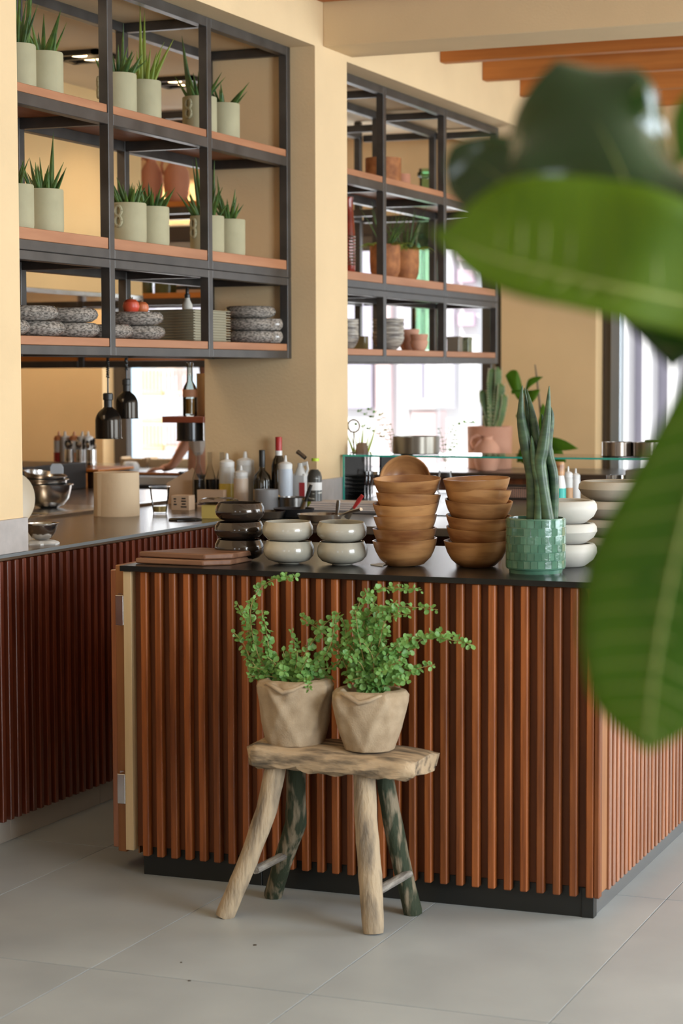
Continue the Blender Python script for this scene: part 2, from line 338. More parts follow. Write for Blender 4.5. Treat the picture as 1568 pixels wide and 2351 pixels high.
# ------------------------------------------------------------------ serving counter on the left
PIT = .0471
lc = thing('serving_counter', 'long slatted mahogany serving counter with brown worktop running back along the left', 'counter', (0, 0, 0))
XC = -1.962
put('carcass', MB().box((-2.66, -3.2, .085), (XC-.022, 4.3, .915)).box((-2.6, -3.2, .0), (XC-.06, 4.3, .085)), backm, lc)
put('worktop', MB().cbox((-2.66, -3.2, .915), (XC-.003, 4.3, ZC), .002), brown_top, lc)
put('worktop_edge', MB().box((XC-.003, -3.2, .925), (XC+.001, 4.3, ZC)), framel, lc)
put('steel_back_edge', MB().cbox((-2.72, -3.2, .915), (-2.661, 4.3, ZC+.012), .002), steel, lc)
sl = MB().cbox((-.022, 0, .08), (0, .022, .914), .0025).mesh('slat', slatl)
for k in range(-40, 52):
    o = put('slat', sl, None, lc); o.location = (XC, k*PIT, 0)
for k in range(-3, 5):
    put('plinth_stone', MB().cbox((XC-.06, k*.6-.35, 0), (XC-.04, k*.6+.248, .085), .001), plinthl, lc)
# ------------------------------------------------------------------ island counter
isl = thing('island_counter', 'large slatted brown wood island counter with black top and black plinth', 'counter')
XL = -1.409
put('carcass', MB().box((XL, .002, .085), (-.002, .9, .918)).box((-.72, .9, .085), (-.002, 4.0, .918)).box((-1.958, 2.35, .085), (-.72, 4.0, .918)), backm, isl)
top = MB().prism([(-1.442, -.035), (.032, -.035), (.032, 4.0), (-1.955, 4.0), (-1.955, 2.35), (-.75, 2.35), (-.75, .95), (-1.442, .95)], .919, ZC)
put('worktop', top, black, isl)
put('plinth', MB().cbox((XL+.02, .0, 0), (-1.0, .02, .085), .001), plinthb, isl)
put('plinth', MB().cbox((-.998, .0, 0), (0, .02, .085), .001), plinthb, isl)
put('plinth', MB().cbox((-.02, .021, 0), (0, 4.0, .085), .001), plinthg, isl)
put('plinth_corner', MB().cbox((-.03, -.004, 0), (.004, .03, .084), .001), plinthb, isl)
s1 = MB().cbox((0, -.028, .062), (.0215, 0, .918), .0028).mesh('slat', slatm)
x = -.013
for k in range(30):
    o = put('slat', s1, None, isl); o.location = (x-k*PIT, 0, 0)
o = put('slat', MB().cbox((.0095, -.028, .062), (.026, .001, .918), .003), slatm, isl)
put('corner_panel', MB().cbox((.0, .002, .07), (.022, .068, .918), .001), panelw, isl)
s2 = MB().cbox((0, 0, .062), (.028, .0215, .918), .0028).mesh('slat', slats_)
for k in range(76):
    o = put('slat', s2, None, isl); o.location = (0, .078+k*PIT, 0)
put('end_edge', MB().cbox((XL-.028, -.024, .075), (XL-.002, .012, .917), .001), creamw, isl)
put('end_panel', MB().box((XL-.004, .012, .06), (XL, .9, .917)), panelw, isl)
# the little gate folded back beside the island
gt = thing('counter_gate', 'brown wooden gate panel hinged at the left end of the island', 'gate')
gm = MB().cbox((-1.492, .03, .055), (-1.462, .62, .93), .002)
put('panel', gm, panelw, gt)
for k in range(12):
    o = put('slat', s2, None, gt); o.location = (-1.462-.058, .05+k*PIT, 0); o.scale = (1, 1, .995)
for z in (.26, .80):
    h = put('hinge', MB().cbox((-1.463, -.026, z-.045), (-1.437, -.0245+.07, z+.045), .001).box((-1.478, .02, z-.045), (-1.462, .0295, z+.045)), steel, gt)
    h['label'] = 'small steel butt hinge'
# ------------------------------------------------------------------ shelving racks
def rack(label, posts=(), rails=(), bars=(), boards=(), vr=None, shelf=shelfw, name='shelving_rack'):
    t = thing(name, label, 'shelf rack')
    for a, b in posts: put('post', MB().cbox(a, b, .002), frame, t)
    for a, b in rails: put('rail', MB().cbox(a, b, .002), frame, t)
    for a, b in bars: put('crossbar', MB().cbox(a, b, .002), frame, t)
    for a, b in boards: put('shelf_board', MB().cbox(a, b, .0015), shelf, t)
    return t
def rack_y(label, x0, x1, ys, ztop, bays, zo=0, rear=True):
    """rack along Y, front face at x0, rear at x1; ys right edges of posts"""
    q = .038; P_, Rl, B, D = [], [], [], []
    lv = [(1.571, 1.604), (1.885, 1.917), (1.918, 1.953), (2.395, 2.436), (ztop-.038, ztop)]
    for y in ys:
        for xf in (x0, x1+q):
            P_.append(((xf-q, y-q, 1.571+zo), (xf, y, 1.917+zo))); P_.append(((xf-q, y-q, 1.918+zo), (xf, y, ztop)))
        for (a, b) in lv: B.append(((x1+q+.0005, y-q+.002, a+zo+.001), (x0-q-.0005, y-.002, b+zo-.001)))
    for (ya, yb) in zip(ys[:-1], ys[1:]):
        for (a, b) in lv:
            b_ = b+zo if b < ztop-.01 else b; a_ = a+zo if b < ztop-.01 else a
            for xf in (x0, x1+q): Rl.append(((xf-q, ya+.0005, a_), (xf, yb-q-.0005, b_)))
        for (z, h) in ((1.604, .030), (1.953, .040), (2.436, .030)):
            D.append(((x1+.006, ya+.003, z+zo+.0005), (x0-.004, yb-q-.003, z+h+zo)))
    return rack(label, P_, Rl, B, D)
r1 = rack_y('black steel hanging rack with wooden shelves in the left opening, holding sage pots', -2.085, -2.49, [.345, 1.157, 1.975, 2.7615], 2.904, 3)
r2 = rack_y('black steel hanging rack with wooden shelves in the right opening beside the pillar', -2.085, -2.49, [3.06+.11, 3.932, 4.83, 5.73], 2.885, 3, -.012)
for o in list(bpy.data.objects):
    pass
q = .038; ZT = 2.957
P_, Rl, B, D = [], [], [], []
y0, y1 = 4.85, 5.27
for xx in (-3.46, -4.27, -5.1, -5.9):
    for yf in (y0, y1-q):
        P_.append(((xx-q, yf, 1.545), (xx, yf+q, ZT)))
    for z in (1.545, 1.89, 2.395, 2.918): B.append(((xx-q+.003, y0+q+.0005, z), (xx-.003, y1-q-.0005, z+.035)))
xs = (-3.46, -4.27, -5.1, -5.9)
for xa, xb in zip(xs[1:], xs[:-1]):
    for z in (1.545, 1.89, 2.395, 2.918):
        if z == 2.918 : pass
        for yf in (y0, y1-q): Rl.append(((xa+.0005, yf, z), (xb-q-.0005, yf+q, z+.038)))
    for z, h in ((1.584, .04), (1.929, .03), (2.434, .03)):
        if xa < -4 or z > 1.6: D.append(((xa+.003, y0+.004, z), (xb-q-.003, y1-.006, z+h)))
r3 = rack('black steel rack with orange wood shelves hanging deep in the kitchen before the window', P_, Rl, B, D, shelf=shelfo)
# small frame linking rack 2 back into the kitchen
P_ = [((-2.91-q, 5.73-q, 1.56), (-2.91, 5.73, 2.957)), ((-2.62-q, 5.27, 1.56), (-2.62, 5.27+q, 2.957))]
B = [((-2.91+.001, 5.735, z), (-2.495, 5.735+q, z+q)) for z in (2.846, 2.38, 1.90, 1.56)]
Rl = [((-2.91-q, 5.31, z), (-2.91, 5.73-q-.001, z+q)) for z in (2.86, 2.38, 1.90, 1.56)]+[((-2.91-q, 5.27, z), (-2.62-q-.001, 5.27+q, z+q)) for z in (2.846, 2.38, 1.90, 1.56)]
D = [((-2.905, 5.775, 1.60), (-2.44, 6.16, 1.625))]
r4 = rack('small black steel frame behind the right rack, carrying the tall green bottle', P_, Rl, B+[((-2.905, 5.775, 1.575), (-2.87, 6.15, 1.5995)), ((-2.53, 5.775, 1.575), (-2.495, 6.15, 1.5995))], D)
# ------------------------------------------------------------------ sage pots with succulents
def blade(m, base, dirv, L, w0, n=6, curve=.3, mi=0, flat=.35, droop=0):
    d = Vector(dirv).normalized(); p = Vector(base); pts = []; rs = []
    side = Vector((d.x, d.y, 0)); 
    for k in range(n+1):
        t = k/n; pts.append(p.copy()); rs.append(max(.0004, w0*(1-t**1.7)*(1 if t > .1 else .85)))
        dd = (d+side*curve*t-Vector((0, 0, droop*t*t))).normalized(); p = p+dd*(L/n)
    m.tube(pts, rs, 6, mi, flat)
def eight(m, x, z0, r=.019):
    for s in (0, 1):
        c = Vector((x, 0, z0+s*.036)); pts = [c+Vector((0 if False else 0, math.cos(a)*r*.75, math.sin(a)*r)) for a in [2*PI*i/14 for i in range(15)]]
        m.tube(pts, .0062, 7)
def sage_pot(loc, hrot, label, n=16, L=.10, kind='mixed', mt=aloe, r=.07, h=.155, spread=.6, tall=0, seed=1):
    rr = random.Random(seed)
    t = thing('potted_succulent', label, 'potted plant', loc, 0, 'sage green pots of succulents')
    p = MB().lathe([(r*.93, 0), (r*.97, .004), (r, .02), (r, h-.004), (r-.002, h), (r-.008, h), (r-.009, h-.02), (.001, h-.02)], 36)
    put('pot', p, potm, t)
    hm = MB(); a = hrot
    for zc in (.085, .123):
        c = Vector((math.cos(a)*(r+.003), math.sin(a)*(r+.003), zc)); e1 = Vector((math.cos(a), math.sin(a), 0)); e2 = Vector((0, 0, 1)); e3 = Vector((-math.sin(a), math.cos(a), 0))
        hm.tube([c+e3*math.cos(2*PI*i/14)*.0135+e2*math.sin(2*PI*i/14)*.018 for i in range(15)], .0065, 7)
    put('handle', hm, potm, t)
    put('soil', MB().lathe([(r-.009, h-.022), (r-.009, h-.016), (.001, h-.012)], 20), soil, t)
    bl = []
    for k in range(n):
        a = rr.uniform(0, 2*PI); rad = rr.uniform(0, r*.68); til = rr.uniform(.05, spread)+rad*3
        m = MB(); ll = L*rr.uniform(.55, 1.15)
        if k < tall: ll = L*rr.uniform(1.6, 2.1); til *= .2
        blade(m, (math.cos(a)*rad, math.sin(a)*rad, h-.02), (math.cos(a)*til, math.sin(a)*til, 1), ll, rr.uniform(.007, .012)*(1.25 if k < tall else 1), 6, rr.uniform(-.1, .5), 0, .45)
        put('leaf', m, mt, t)
    return t
SH = {2: 2.4665, 1: 1.9935}
def onrack(u, lv, x=-2.215): return Vector((x, at(u, 500, x=-2.2).y, SH[lv]))
specs = [(49, 2, -2.5, 'stiff upright green spiky plant, against the left wall edge', 15, .19, aloe, .3, 2, 1),
 (112, 2, -2.5, 'dark arching leaves, second on the top left shelf', 13, .15, aloe, .9, 0, 2),
 (282, 2, -2.5, 'short dark spiky rosette beside the yellow-green one', 22, .10, aloe, .8, 1, 3),
 (339, 2, -2.5, 'thin yellow-green upright leaves', 13, .16, aloey, .35, 2, 4),
 (468, 2, -1.8, 'its ringed handle facing out, top shelf right of the post', 18, .12, aloe, .8, 1, 5),
 (521, 2, -2.5, 'small sparse curled plant, last on the top shelf', 10, .11, aloe, .9, 0, 6),
 (40, 1, -2.5, 'half hidden by the left wall on the middle shelf', 14, .10, aloe, .8, 0, 7),
 (109, 1, -2.7, 'one tall spike, second on the middle left shelf', 18, .11, aloe, .7, 2, 8),
 (302, 1, -1.62, 'its ringed handle facing front on the middle shelf', 22, .095, aloe, .9, 0, 9),
 (355, 1, -2.5, 'low splayed leaves in front of the two clay jugs', 18, .10, aloe, 1.0, 0, 10),
 (483, 1, -2.0, 'tall banded spikes around the shelf post', 22, .13, aloe, .6, 5, 11),
 (532, 1, -2.5, 'one lone tall spike, last on the middle shelf', 18, .115, aloe, .7, 1, 12)]
for (u, lv, hr, d, n, L, mt, sp, tl, sd) in specs:
    sage_pot(onrack(u, lv), hr, 'sage green ring-handled pot: '+d, int(n*1.45), L*1.12, mt=mt, spread=sp, tall=tl, seed=sd)
# ------------------------------------------------------------------ generic vessel things
def bowl_prof(r, h, th=.006, foot=.5, belly=.0, ins=.0):
    out = [(r*foot, 0)]
    for k in range(1, 9):
        t = k/8; rr = r*(foot+(1-foot)*math.sin(t*PI/2)**.8); out.append((rr, h*t))
    inn = [(max(.001, (rr-th)*1), max(z, th+.001)) for rr, z in reversed(out[1:])]
    return out+[(out[-1][0]-th, h)]+inn[1:]+[(.001, th)]
# speckled stone bowls in rows on the bottom shelf
rim = [(.06, 0), (.09, .004), (.108, .016), (.113, .028), (.108, .042), (.097, .0515), (.088, .0525), (.08, .046), (.05, .02), (.001, .016)]
dishm = MB().lathe(rim, 40).mesh('speckled_dish', stone_dish)
def dish(u_right, z, label, xo=-2.1, k=0, rot=None):
    y = at(u_right, 750, x=xo).y
    o = bpy.data.objects.new('speckled_dish', dishm); C.objects.link(o); o.location = (xo-.11, y-.04, z); o.rotation_euler = rot or (0, 0, k*1.3)
    tag(o, label, 'dish', 'speckled stoneware dishes on the bottom shelf')
Z0 = 1.6345
dl = [(72, 0, 'leftmost speckled grey glazed dish, bottom layer by the wall'), (153, 0, 'speckled grey dish second in the bottom layer of the left bay'),
 (232, 0, 'speckled grey dish third in the bottom layer, against the first post'), (137, 1, 'speckled grey dish on the upper layer, far left of the shelf'),
 (228, 1, 'speckled grey dish on the upper layer, left of the first post'), (309, 0, 'speckled grey dish at lower left in the middle bay'),
 (382, 0, 'speckled grey dish under the one that carries the red fruit'), (378, 1, 'speckled grey dish carrying the two red fruits'),
 (600, 0, 'lowest speckled grey dish right of the tray stack'), (599, 1, 'middle speckled grey dish right of the tray stack'),
 (597, 2, 'topmost speckled grey dish right of the tray stack'), (648, 1, 'rightmost speckled grey dish, leaning by the last post'), (629, 0, 'small speckled grey dish at bottom right by the last post')]
for i, (u_, l_, lab) in enumerate(dl):
    y = at(u_, 750, x=-2.1).y-.04; xx = -2.21
    if u_ in (648, 629): xx = -2.30; y = 2.62
    if u_ in (600, 599, 597): y = 2.60; xx = -2.21
    if u_ in (648, 629):
        continue
    o = bpy.data.objects.new('speckled_dish', dishm); C.objects.link(o); o.location = (xx, y, Z0+.0005+l_*.053); o.rotation_euler = (0, 0, i*1.1); tag(o, lab, 'dish', 'speckled stoneware dishes on the bottom shelf')
sm_d = MB().lathe([(r*.52, z) for r, z in rim], 32).mesh('small_speckled_dish', stone_dish)
for z_, k_, lab in ((0, 0, dl[-1][2]), (.0535, 1, dl[-2][2])):
    o = bpy.data.objects.new('speckled_dish', sm_d); C.objects.link(o); o.location = (-2.145, 2.762-.063-.038, Z0+.0005+z_); tag(o, lab, 'dish', 'speckled stoneware dishes on the bottom shelf')
# stack of square khaki trays
for k in range(12):
    m = MB(); a, b = .155, .10
    m.cbox((-b, -a, 0), (b, a, .0066), .001); m.cbox((-b-.014, -a-.014, .0066), (b+.014, a+.014, .0108), .0015)
    single('tray', m, traym, ['lowest', 'second lowest'][k]+' khaki rectangular tray of the shelf stack' if k < 2 else ('topmost khaki rectangular tray of the shelf stack' if k == 11 else 'khaki rectangular tray, %s from the bottom of the shelf stack' % ['third', 'fourth', 'fifth', 'sixth', 'seventh', 'eighth', 'ninth', 'tenth', 'eleventh'][k-2]), 'tray', (-2.33, 2.25+.0, Z0+.0005+k*.0111), group='khaki trays stacked on the bottom shelf')
def fruit(loc, r, label, m_=None):
    t = thing('pomegranate', label, 'fruit', loc, 0, 'red fruits on the dish')
    put('flesh', MB().lathe([(.001, 0), (r*.5, r*.05), (r*.85, r*.35), (r, r*.85), (r*.9, r*1.35), (r*.55, r*1.68), (r*.18, r*1.75), (.001, r*1.72)], 24), m_ or mat('fruit_red', (.55, .05, .03), .35, col2=(.6, .16, .05), nscale=12), t)
    c = MB()
    for i in range(6): a = i*PI/3; c.tube([(math.cos(a)*r*.14, math.sin(a)*r*.14, r*1.68), (math.cos(a)*r*.22, math.sin(a)*r*.22, r*2.0)], [.004, .001], 5)
    put('calyx', c, bark, t)
fy = at(378, 750, x=-2.1).y-.04
fruit((-2.19, fy-.06, Z0+.0975), .032, 'larger red fruit on the speckled dish'); fruit((-2.19, fy+.025, Z0+.0975), .028, 'smaller orange-red fruit beside the larger one', mat('fruit_orange', (.50, .14, .05), .4, var=.2, nscale=14))
t = thing('dropper_bottle', 'small clear dropper bottle with black rubber cap on the tray stack', 'bottle', (-2.30, 2.18, Z0+.1345))
put('glass_body', MB().lathe([(.02, 0), (.022, .004), (.021, .02), (.011, .04), (.010, .05)], 20), whitebowl, t)
put('dropper_cap', MB().lathe([(.012, .048), (.012, .062), (.007, .066), (.0075, .085), (.003, .092), (.001, .093)], 16), blackp, t)
# ------------------------------------------------------------------ kitchen rack contents (deep)
def jug(name, label, loc, r, h, m_, hand=PI, sc_=1):
    t = thing(name, label, 'jug', loc)
    pr = [(r*.62, 0), (r*.75, h*.03), (r*.93, h*.25), (r, h*.5), (r*.93, h*.68), (r*.62, h*.83), (r*.42, h*.9), (r*.42, h*.97), (r*.5, h), (r*.44, h), (r*.36, h*.93), (.001, h*.9)]
    put('body', MB().lathe(pr, 32), m_, t)
    c, s = math.cos(hand), math.sin(hand)
    put('handle', MB().tube([(c*d, s*d, z) for d, z in ((r*.45, h*.96), (r*.75, h*1.0), (r*1.15, h*.93), (r*1.28, h*.8), (r*1.15, h*.66), (r*.9, h*.6))], [r*.11]*6, 8), m_, t)
    return t
jug('clay_jug', 'left of two terracotta jugs on the upper kitchen rack shelf', (at(348, 490, y=5.06).x, 5.06, 2.4645), .068, .27, terra)
jug('clay_jug', 'right and larger of two terracotta jugs on the kitchen rack shelf', (at(406, 490, y=5.06).x, 5.06, 2.4645), .074, .275, terra)
def cylv(name, label, cat, p, r, h, m_, th=.004, n=28):
    return single(name, MB().lathe([(r*.96, 0), (r, .003), (r, h), (r-th, h), (r-th, .006), (.001, .006)], n), m_, label, cat, p)
dkgreen = mat('dark_green_ceramic', (.10, .12, .05), .2, var=.3, nscale=10)
cylv('green_canister', 'dark green glass canister behind the post, on the kitchen rack', 'canister', (at(338, 690, y=5.06).x, 5.06, 1.9595), .036, .115, dkgreen)
cylv('green_canister', 'wide olive green canister on the kitchen rack above the fruit', 'canister', (at(384, 690, y=5.06).x, 5.06, 1.9595), .072, .12, dkgreen)
cylv('frying_pan', 'wide dark pan at left on the kitchen rack shelf', 'pan', (at(70, 690, y=5.05).x, 5.05, 1.9595), .12, .04, dsteel)
cylv('mixing_bowl', 'shallow wooden bowl on the low left kitchen shelf', 'bowl', (at(110, 830, y=5.05).x, 5.05, 1.6245), .09, .035, panelw)
cylv('steel_bowl', 'shallow steel bowl left on the low kitchen shelf', 'bowl', (at(60, 830, y=5.05).x+.0, 5.05, 1.6245), .06, .04, steel)
cylv('grey_bowl', 'shallow grey bowl on the low kitchen shelf right of the post', 'bowl', (at(214, 830, y=5.06).x, 5.06, 1.6245), .055, .04, dsteel)
for k in range(4):
    single('folded_cardboard', MB().cbox((-.09, -.12, 0), (.09, .12, .02), .002), [card, blackp, white, blackp][k], ['brown box lid lowest in the pile on the kitchen rack', 'black box second in the pile on the kitchen rack', 'white box third in the pile on the kitchen rack', 'black box topmost in the pile on the kitchen rack'][k], 'box', (at(412, 690, y=5.06).x+.13, 5.06, 1.9595+k*.021))
# ------------------------------------------------------------------ right rack contents
zsh = -.012
def pot_round(label, loc, r, h, seed, grass=True):
    t = thing('earthenware_pot', label, 'potted plant', loc); rr = random.Random(seed)
    put('pot', MB().lathe([(r*.55, 0), (r*.8, .01), (r*.96, .04), (r, .09), (r, h), (r*.9, h), (r*.88, h-.02), (.001, h-.02)], 36), cork, t)
    g = MB()
    for k in range(26):
        a = rr.uniform(0, 2*PI); blade(g, (math.cos(a)*r*.3, math.sin(a)*r*.3, h-.02), (math.cos(a)*rr.uniform(.1, .7), math.sin(a)*rr.uniform(.1, .7), 1), rr.uniform(.12, .26), .0035, 6, rr.uniform(0, .9), 0, .5)
    put('grass_blades', g, aloe, t); f = MB()
    for k in range(46):
        a = rr.uniform(0, 2*PI) if k > 14 else rr.uniform(-2.6, -1.0); L = rr.uniform(.06, .13)
        blade(f, (math.cos(a)*r*.8, math.sin(a)*r*.8, h-.012), (math.cos(a), math.sin(a), .4), L, .003, 6, .2, 0, .7, droop=2.2)
    put('trailing_fern', f, aloey, t)
pot_round('brown earthenware pot with spiky grass standing by the right rack post', (-2.24, at(884, 640, x=-2.24).y, 1.9935+zsh), .078, .175, 3)
pot_round('brown earthenware pot with trailing fern, right of its twin', (-2.24, at(928, 640, x=-2.24).y, 1.9935+zsh), .078, .17, 4)
cylv('clay_cylinder', 'tall rough brown clay cylinder on the top shelf behind the post', 'vase', (-2.32, at(880, 410, x=-2.32).y, 2.4665+zsh), .093, .155, cork)
cylv('clay_cylinder', 'smaller brown clay cylinder right of the large one', 'vase', (-2.40, at(918, 410, x=-2.40).y+.02, 2.4665+zsh), .05, .12, terra)
# dark red bottle
t = thing('ribbed_carafe', 'tall dark red carafe with silver ribs beside the pillar edge', 'carafe', (-2.27, at(800, 560, x=-2.27).y, 1.9935+zsh))
put('glass_body', MB().lathe([(.03, 0), (.034, .01), (.034, .2), (.026, .3), (.022, .36), (.026, .38), (.001, .38)], 24), mat('red_black_glass', (.10, .015, .01), .15, col2=(.35, .03, .01), nscale=14, coat=.5), t)
rb = MB()
for k in range(10): rb.lathe([(.0345, .05+k*.015), (.0365, .054+k*.015), (.0345, .058+k*.015)], 24)
put('silver_ribs', rb, steel, t)
# bottom shelf of right rack
strip = mat('striped_stoneware', (.50, .45, .38), .35, col2=(.13, .11, .10), nscale=10, stretch=(1, 1, 16), contrast=(.4, .6))
zb = 1.6345+zsh
def stack(name, cat, u_, x_, r, h, n, m_, lab, foot=.5, dz=None, jit=0, z=None, y=None, mats=None, group=None, seed=0, nseg=40, prof=None, yoff=0):
    rr = random.Random(seed); dz = dz or h*.55; y = at(u_, 760, x=x_).y if y is None else y; z = zb if z is None else z
    me = (MB().lathe(prof or bowl_prof(r, h, .005, foot), nseg)).mesh(name, m_)
    for k in range(n):
        o = bpy.data.objects.new(name, me); C.objects.link(o)
        o.location = (x_+rr.uniform(-jit, jit), y+yoff+rr.uniform(-jit, jit), z+.0005+k*dz); o.rotation_euler = (rr.uniform(-1, 1)*jit*2, rr.uniform(-1, 1)*jit*2, rr.uniform(0, 6))
        pos = 'topmost' if k == n-1 else ('lowest' if k == 0 else ('second from the bottom' if k == 1 else ('middle' if n == 3 else ['', '', 'third from the bottom', 'fourth from the bottom', 'fifth from the bottom'][k])))
        tag(o, (lab+', '+pos+' in its stack'), cat, group)
stack('striped_bowl', 'bowl', 891, -2.22, .082, .07, 5, strip, 'grey striped stoneware bowl behind the right rack post', .45, .0225, group='striped stoneware bowls')
stack('striped_bowl', 'bowl', 795, -2.22, .06, .06, 6, strip, 'small grey striped bowl at the pillar edge', .5, .017, group='small striped bowls by the pillar')
stack('clay_bowl', 'bowl', 935, -2.33, .055, .055, 3, terral, 'tan clay bowl beside the striped bowls', .6, .032, group='tan clay bowls', yoff=.03)
stack('clay_bowl', 'bowl', 962, -2.22, .048, .055, 2, terral, 'tan clay bowl nearest the green bottle', .6, .034, group='tan clay bowls')
cylv('amber_jar', 'squat amber jar with a wooden lid between the bowl stacks', 'jar', (-2.42, at(826, 760, x=-2.42).y, zb), .045, .075, mat('amber_jar', (.25, .2, .08), .2))
for k, (u_, m_, lb) in enumerate(((1044, greyin, 'dark grey square tin in the last bay of the right rack'), (1066, mat('mottled_green', (.28, .3, .18), .3, col2=(.06, .08, .05), nscale=40), 'mottled green square tin beside the dark grey tin'))):
    single('square_tin', MB().cbox((-.035, -.035, 0), (.035, .035, .085), .003).cbox((-.037, -.037, .07), (.037, .037, .082), .002), m_, lb, 'tin', (-2.2-.0*k, at(u_, 760, x=-2.2).y, zb+.0005))
# tall green demijohn on the small frame
yb_ = 6.02; xb_ = at(978, 700, y=yb_).x; kz = (at(978, 388, y=yb_).z-1.6255)/1.05
t = thing('tall_green_bottle', 'very tall pale green glass bottle seen through the right rack', 'bottle', (xb_, yb_, 1.6255))
gb = [(.08, 0), (.093, .01), (.095, .12), (.095, .55), (.085, .66), (.052, .76), (.040, .82), (.038, .86), (.038, .98), (.039, 1.0), (.047, 1.005), (.047, 1.03), (.041, 1.035), (.041, 1.05), (.035, 1.05), (.033, .85), (.045, .76), (.078, .66), (.088, .5), (.088, .02), (.001, .018)]
put('glass_body', MB().lathe([(a, b*kz) for a, b in gb], 36), ggreen, t)
put('lip', MB().lathe([(.042, 1.004*kz), (.050, 1.008*kz), (.050, 1.028*kz), (.042, 1.032*kz)], 30), ggreen, t)
# ------------------------------------------------------------------ heat lamps
def heat_lamp(label, u_, vb, x_, w_px, cordtop, vtop):
    p = at(u_, vb, x=x_); r = px(w_px/2, p); y = p.y; zb_ = p.z
    t = thing('heat_lamp', label, 'heat lamp', (x_, y, zb_), 0, 'black heat lamps over the pass')
    h1 = r*1.32; h2 = r*2.28; h3 = r*3.3
    put('shade', MB().lathe([(r*1.04, 0), (r*1.04, r*.04), (r*.97, r*.07), (r*.97, h1), (r*.95, h1+r*.16), (r*.88, h1+r*.38), (r*.76, h1+r*.58), (r*.60, h1+r*.76), (r*.42, h2-r*.06), (r*.36, h2), (r*.34, h2+r*.05), (.001, h2+r*.05)], 40), blackp if False else mat('lamp_shade_black', (.03, .025, .02), .2, metal=.7), t)
    put('cap', MB().lathe([(r*.31, h2), (r*.31, h2+r*.55), (r*.37, h2+r*.6), (r*.37, h3), (r*.3, h3+.004), (.001, h3+.004)], 24), blackp, t)
    c = MB(); n = 60; zt = cordtop-zb_; c.tube([(0, 0, h3), (0, 0, h3+(zt-h3)*.45)], .0035, 6)
    c.tube([(math.cos(i*1.2)*.0055, math.sin(i*1.2)*.0055, h3+(zt-h3)*(.45+.55*i/n)) for i in range(n+1)], .0025, 5)
    put('spiral_cord', c, blackp, t); return t
heat_lamp('nearest black heat lamp with copper-toned dome, left of the window', 249, 1007, -2.472, 62, 1.5715, 0)
heat_lamp('higher black heat lamp just behind the nearest one', 291, 961, -2.472, 54, 1.5715, 0)
heat_lamp('black heat lamp under the small wooden shelf by the pillar', 437, 1012, -2.472, 62, 1.3745, 0) if False else None
p = at(437, 1012, x=-2.60); r = px(31, p)
t = thing('heat_lamp', 'black drum heat lamp under the small wooden shelf by the pillar', 'heat lamp', p, 0, 'black heat lamps over the pass')
lampm = mat('lamp_drum_black', (.05, .05, .052), .22, metal=.8)
put('shade', MB().lathe([(r*1.04, 0), (r*1.04, .003), (r, .006), (r, .082), (.001, .082)], 40), lampm, t)
zs = at(437, 970, y=p.y).z
put('mount', MB().lathe([(.03, .082), (.03, zs-p.z-.0005), (.001, zs-p.z-.0005)], 20), lampm, t)
single('wall_shelf', MB().cbox((-2.71, p.y-.06, zs), (-2.5045, p.y+.16, zs+.028), .002), mat('mahogany', (.24, .06, .03), .4), 'small reddish wood shelf fixed beside the pillar, carrying a bottle', 'shelf')
zt_ = zs+.0285
t = thing('liquor_bottle', 'clear bottle half full of amber spirit on the small shelf', 'bottle', (p.x, p.y, zt_))
smoke = glassmat('bottle_glass', (.9, .9, .86), .02, .88, .35)
put('glass_body', MB().lathe([(.030, 0), (.032, .004), (.032, .115), (.026, .135), (.014, .155), (.013, .215), (.016, .22), (.016, .238), (.012, .239), (.011, .16), (.028, .115), (.028, .01), (.001, .008)], 24), smoke, t)
put('spirit', MB().lathe([(.027, .011), (.027, .078), (.001, .078)], 20), mat('amber_spirit', (.62, .30, .05), .25), t)
put('label_band', MB().lathe([(.0325, .085), (.0327, .086), (.0327, .118), (.0325, .119)], 24), mat('bottle_label', (.45, .22, .12), .6), t)
q_ = at(461, 900, y=p.y+.085)
single('paper_roll', MB().lathe([(.001, 0), (.019, 0), (.019, .19), (.001, .19)], 24), paper, 'upright cream roll behind the spirit bottle against the pillar', 'paper roll', (min(q_.x, -2.526), p.y+.085, zt_))
# ------------------------------------------------------------------ items on the serving counter
def roll_pos(u_, v_, r): return stand(u_, v_, r)
pr = stand(268, 1187, .085); rr_ = px(52, pr)
t = thing('paper_towel_roll', 'large roll of brown paper towel standing on the brown worktop', 'paper roll', pr)
put('roll', MB().lathe([(.02, 0), (rr_, 0), (rr_+.001, .004), (rr_, px(100, pr)), (.02, px(100, pr)+.001), (.02, .05)], 48, fr=lambda a, k, z: 1+.006*math.sin(5*a)), paper, t)
put('loose_sheet', MB().tube([(-rr_*.3, -rr_*.96, .002), (-rr_*.3, -rr_*.97, px(98, pr))], [.012, .012], 4, 0, .15).box((-rr_*1.12, -rr_*.55, .001), (-rr_*.35, -rr_*.53, px(96, pr)), rz=-.9), paper, t)
pc = stand(367, 1180, .03)
t = thing('plastic_cup', 'clear plastic cup with yellow drink left in it on the worktop', 'cup', pc)
r_ = px(24, pc); hh = px(62, pc)
put('cup_wall', MB().lathe([(r_*.62, 0), (r_*.66, .003), (r_*.8, hh*.5), (r_*.86, hh*.55), (r_*.95, hh*.97), (r_*1.04, hh), (r_*.95, hh), (r_*.78, hh*.5), (r_*.62, .006), (.001, .006)], 28), glass, t)
put('drink', MB().lathe([(r_*.58, .007), (r_*.68, hh*.28), (.001, hh*.28)], 24), mat('pale_drink', (.75, .6, .25), .2, trans=.4), t)
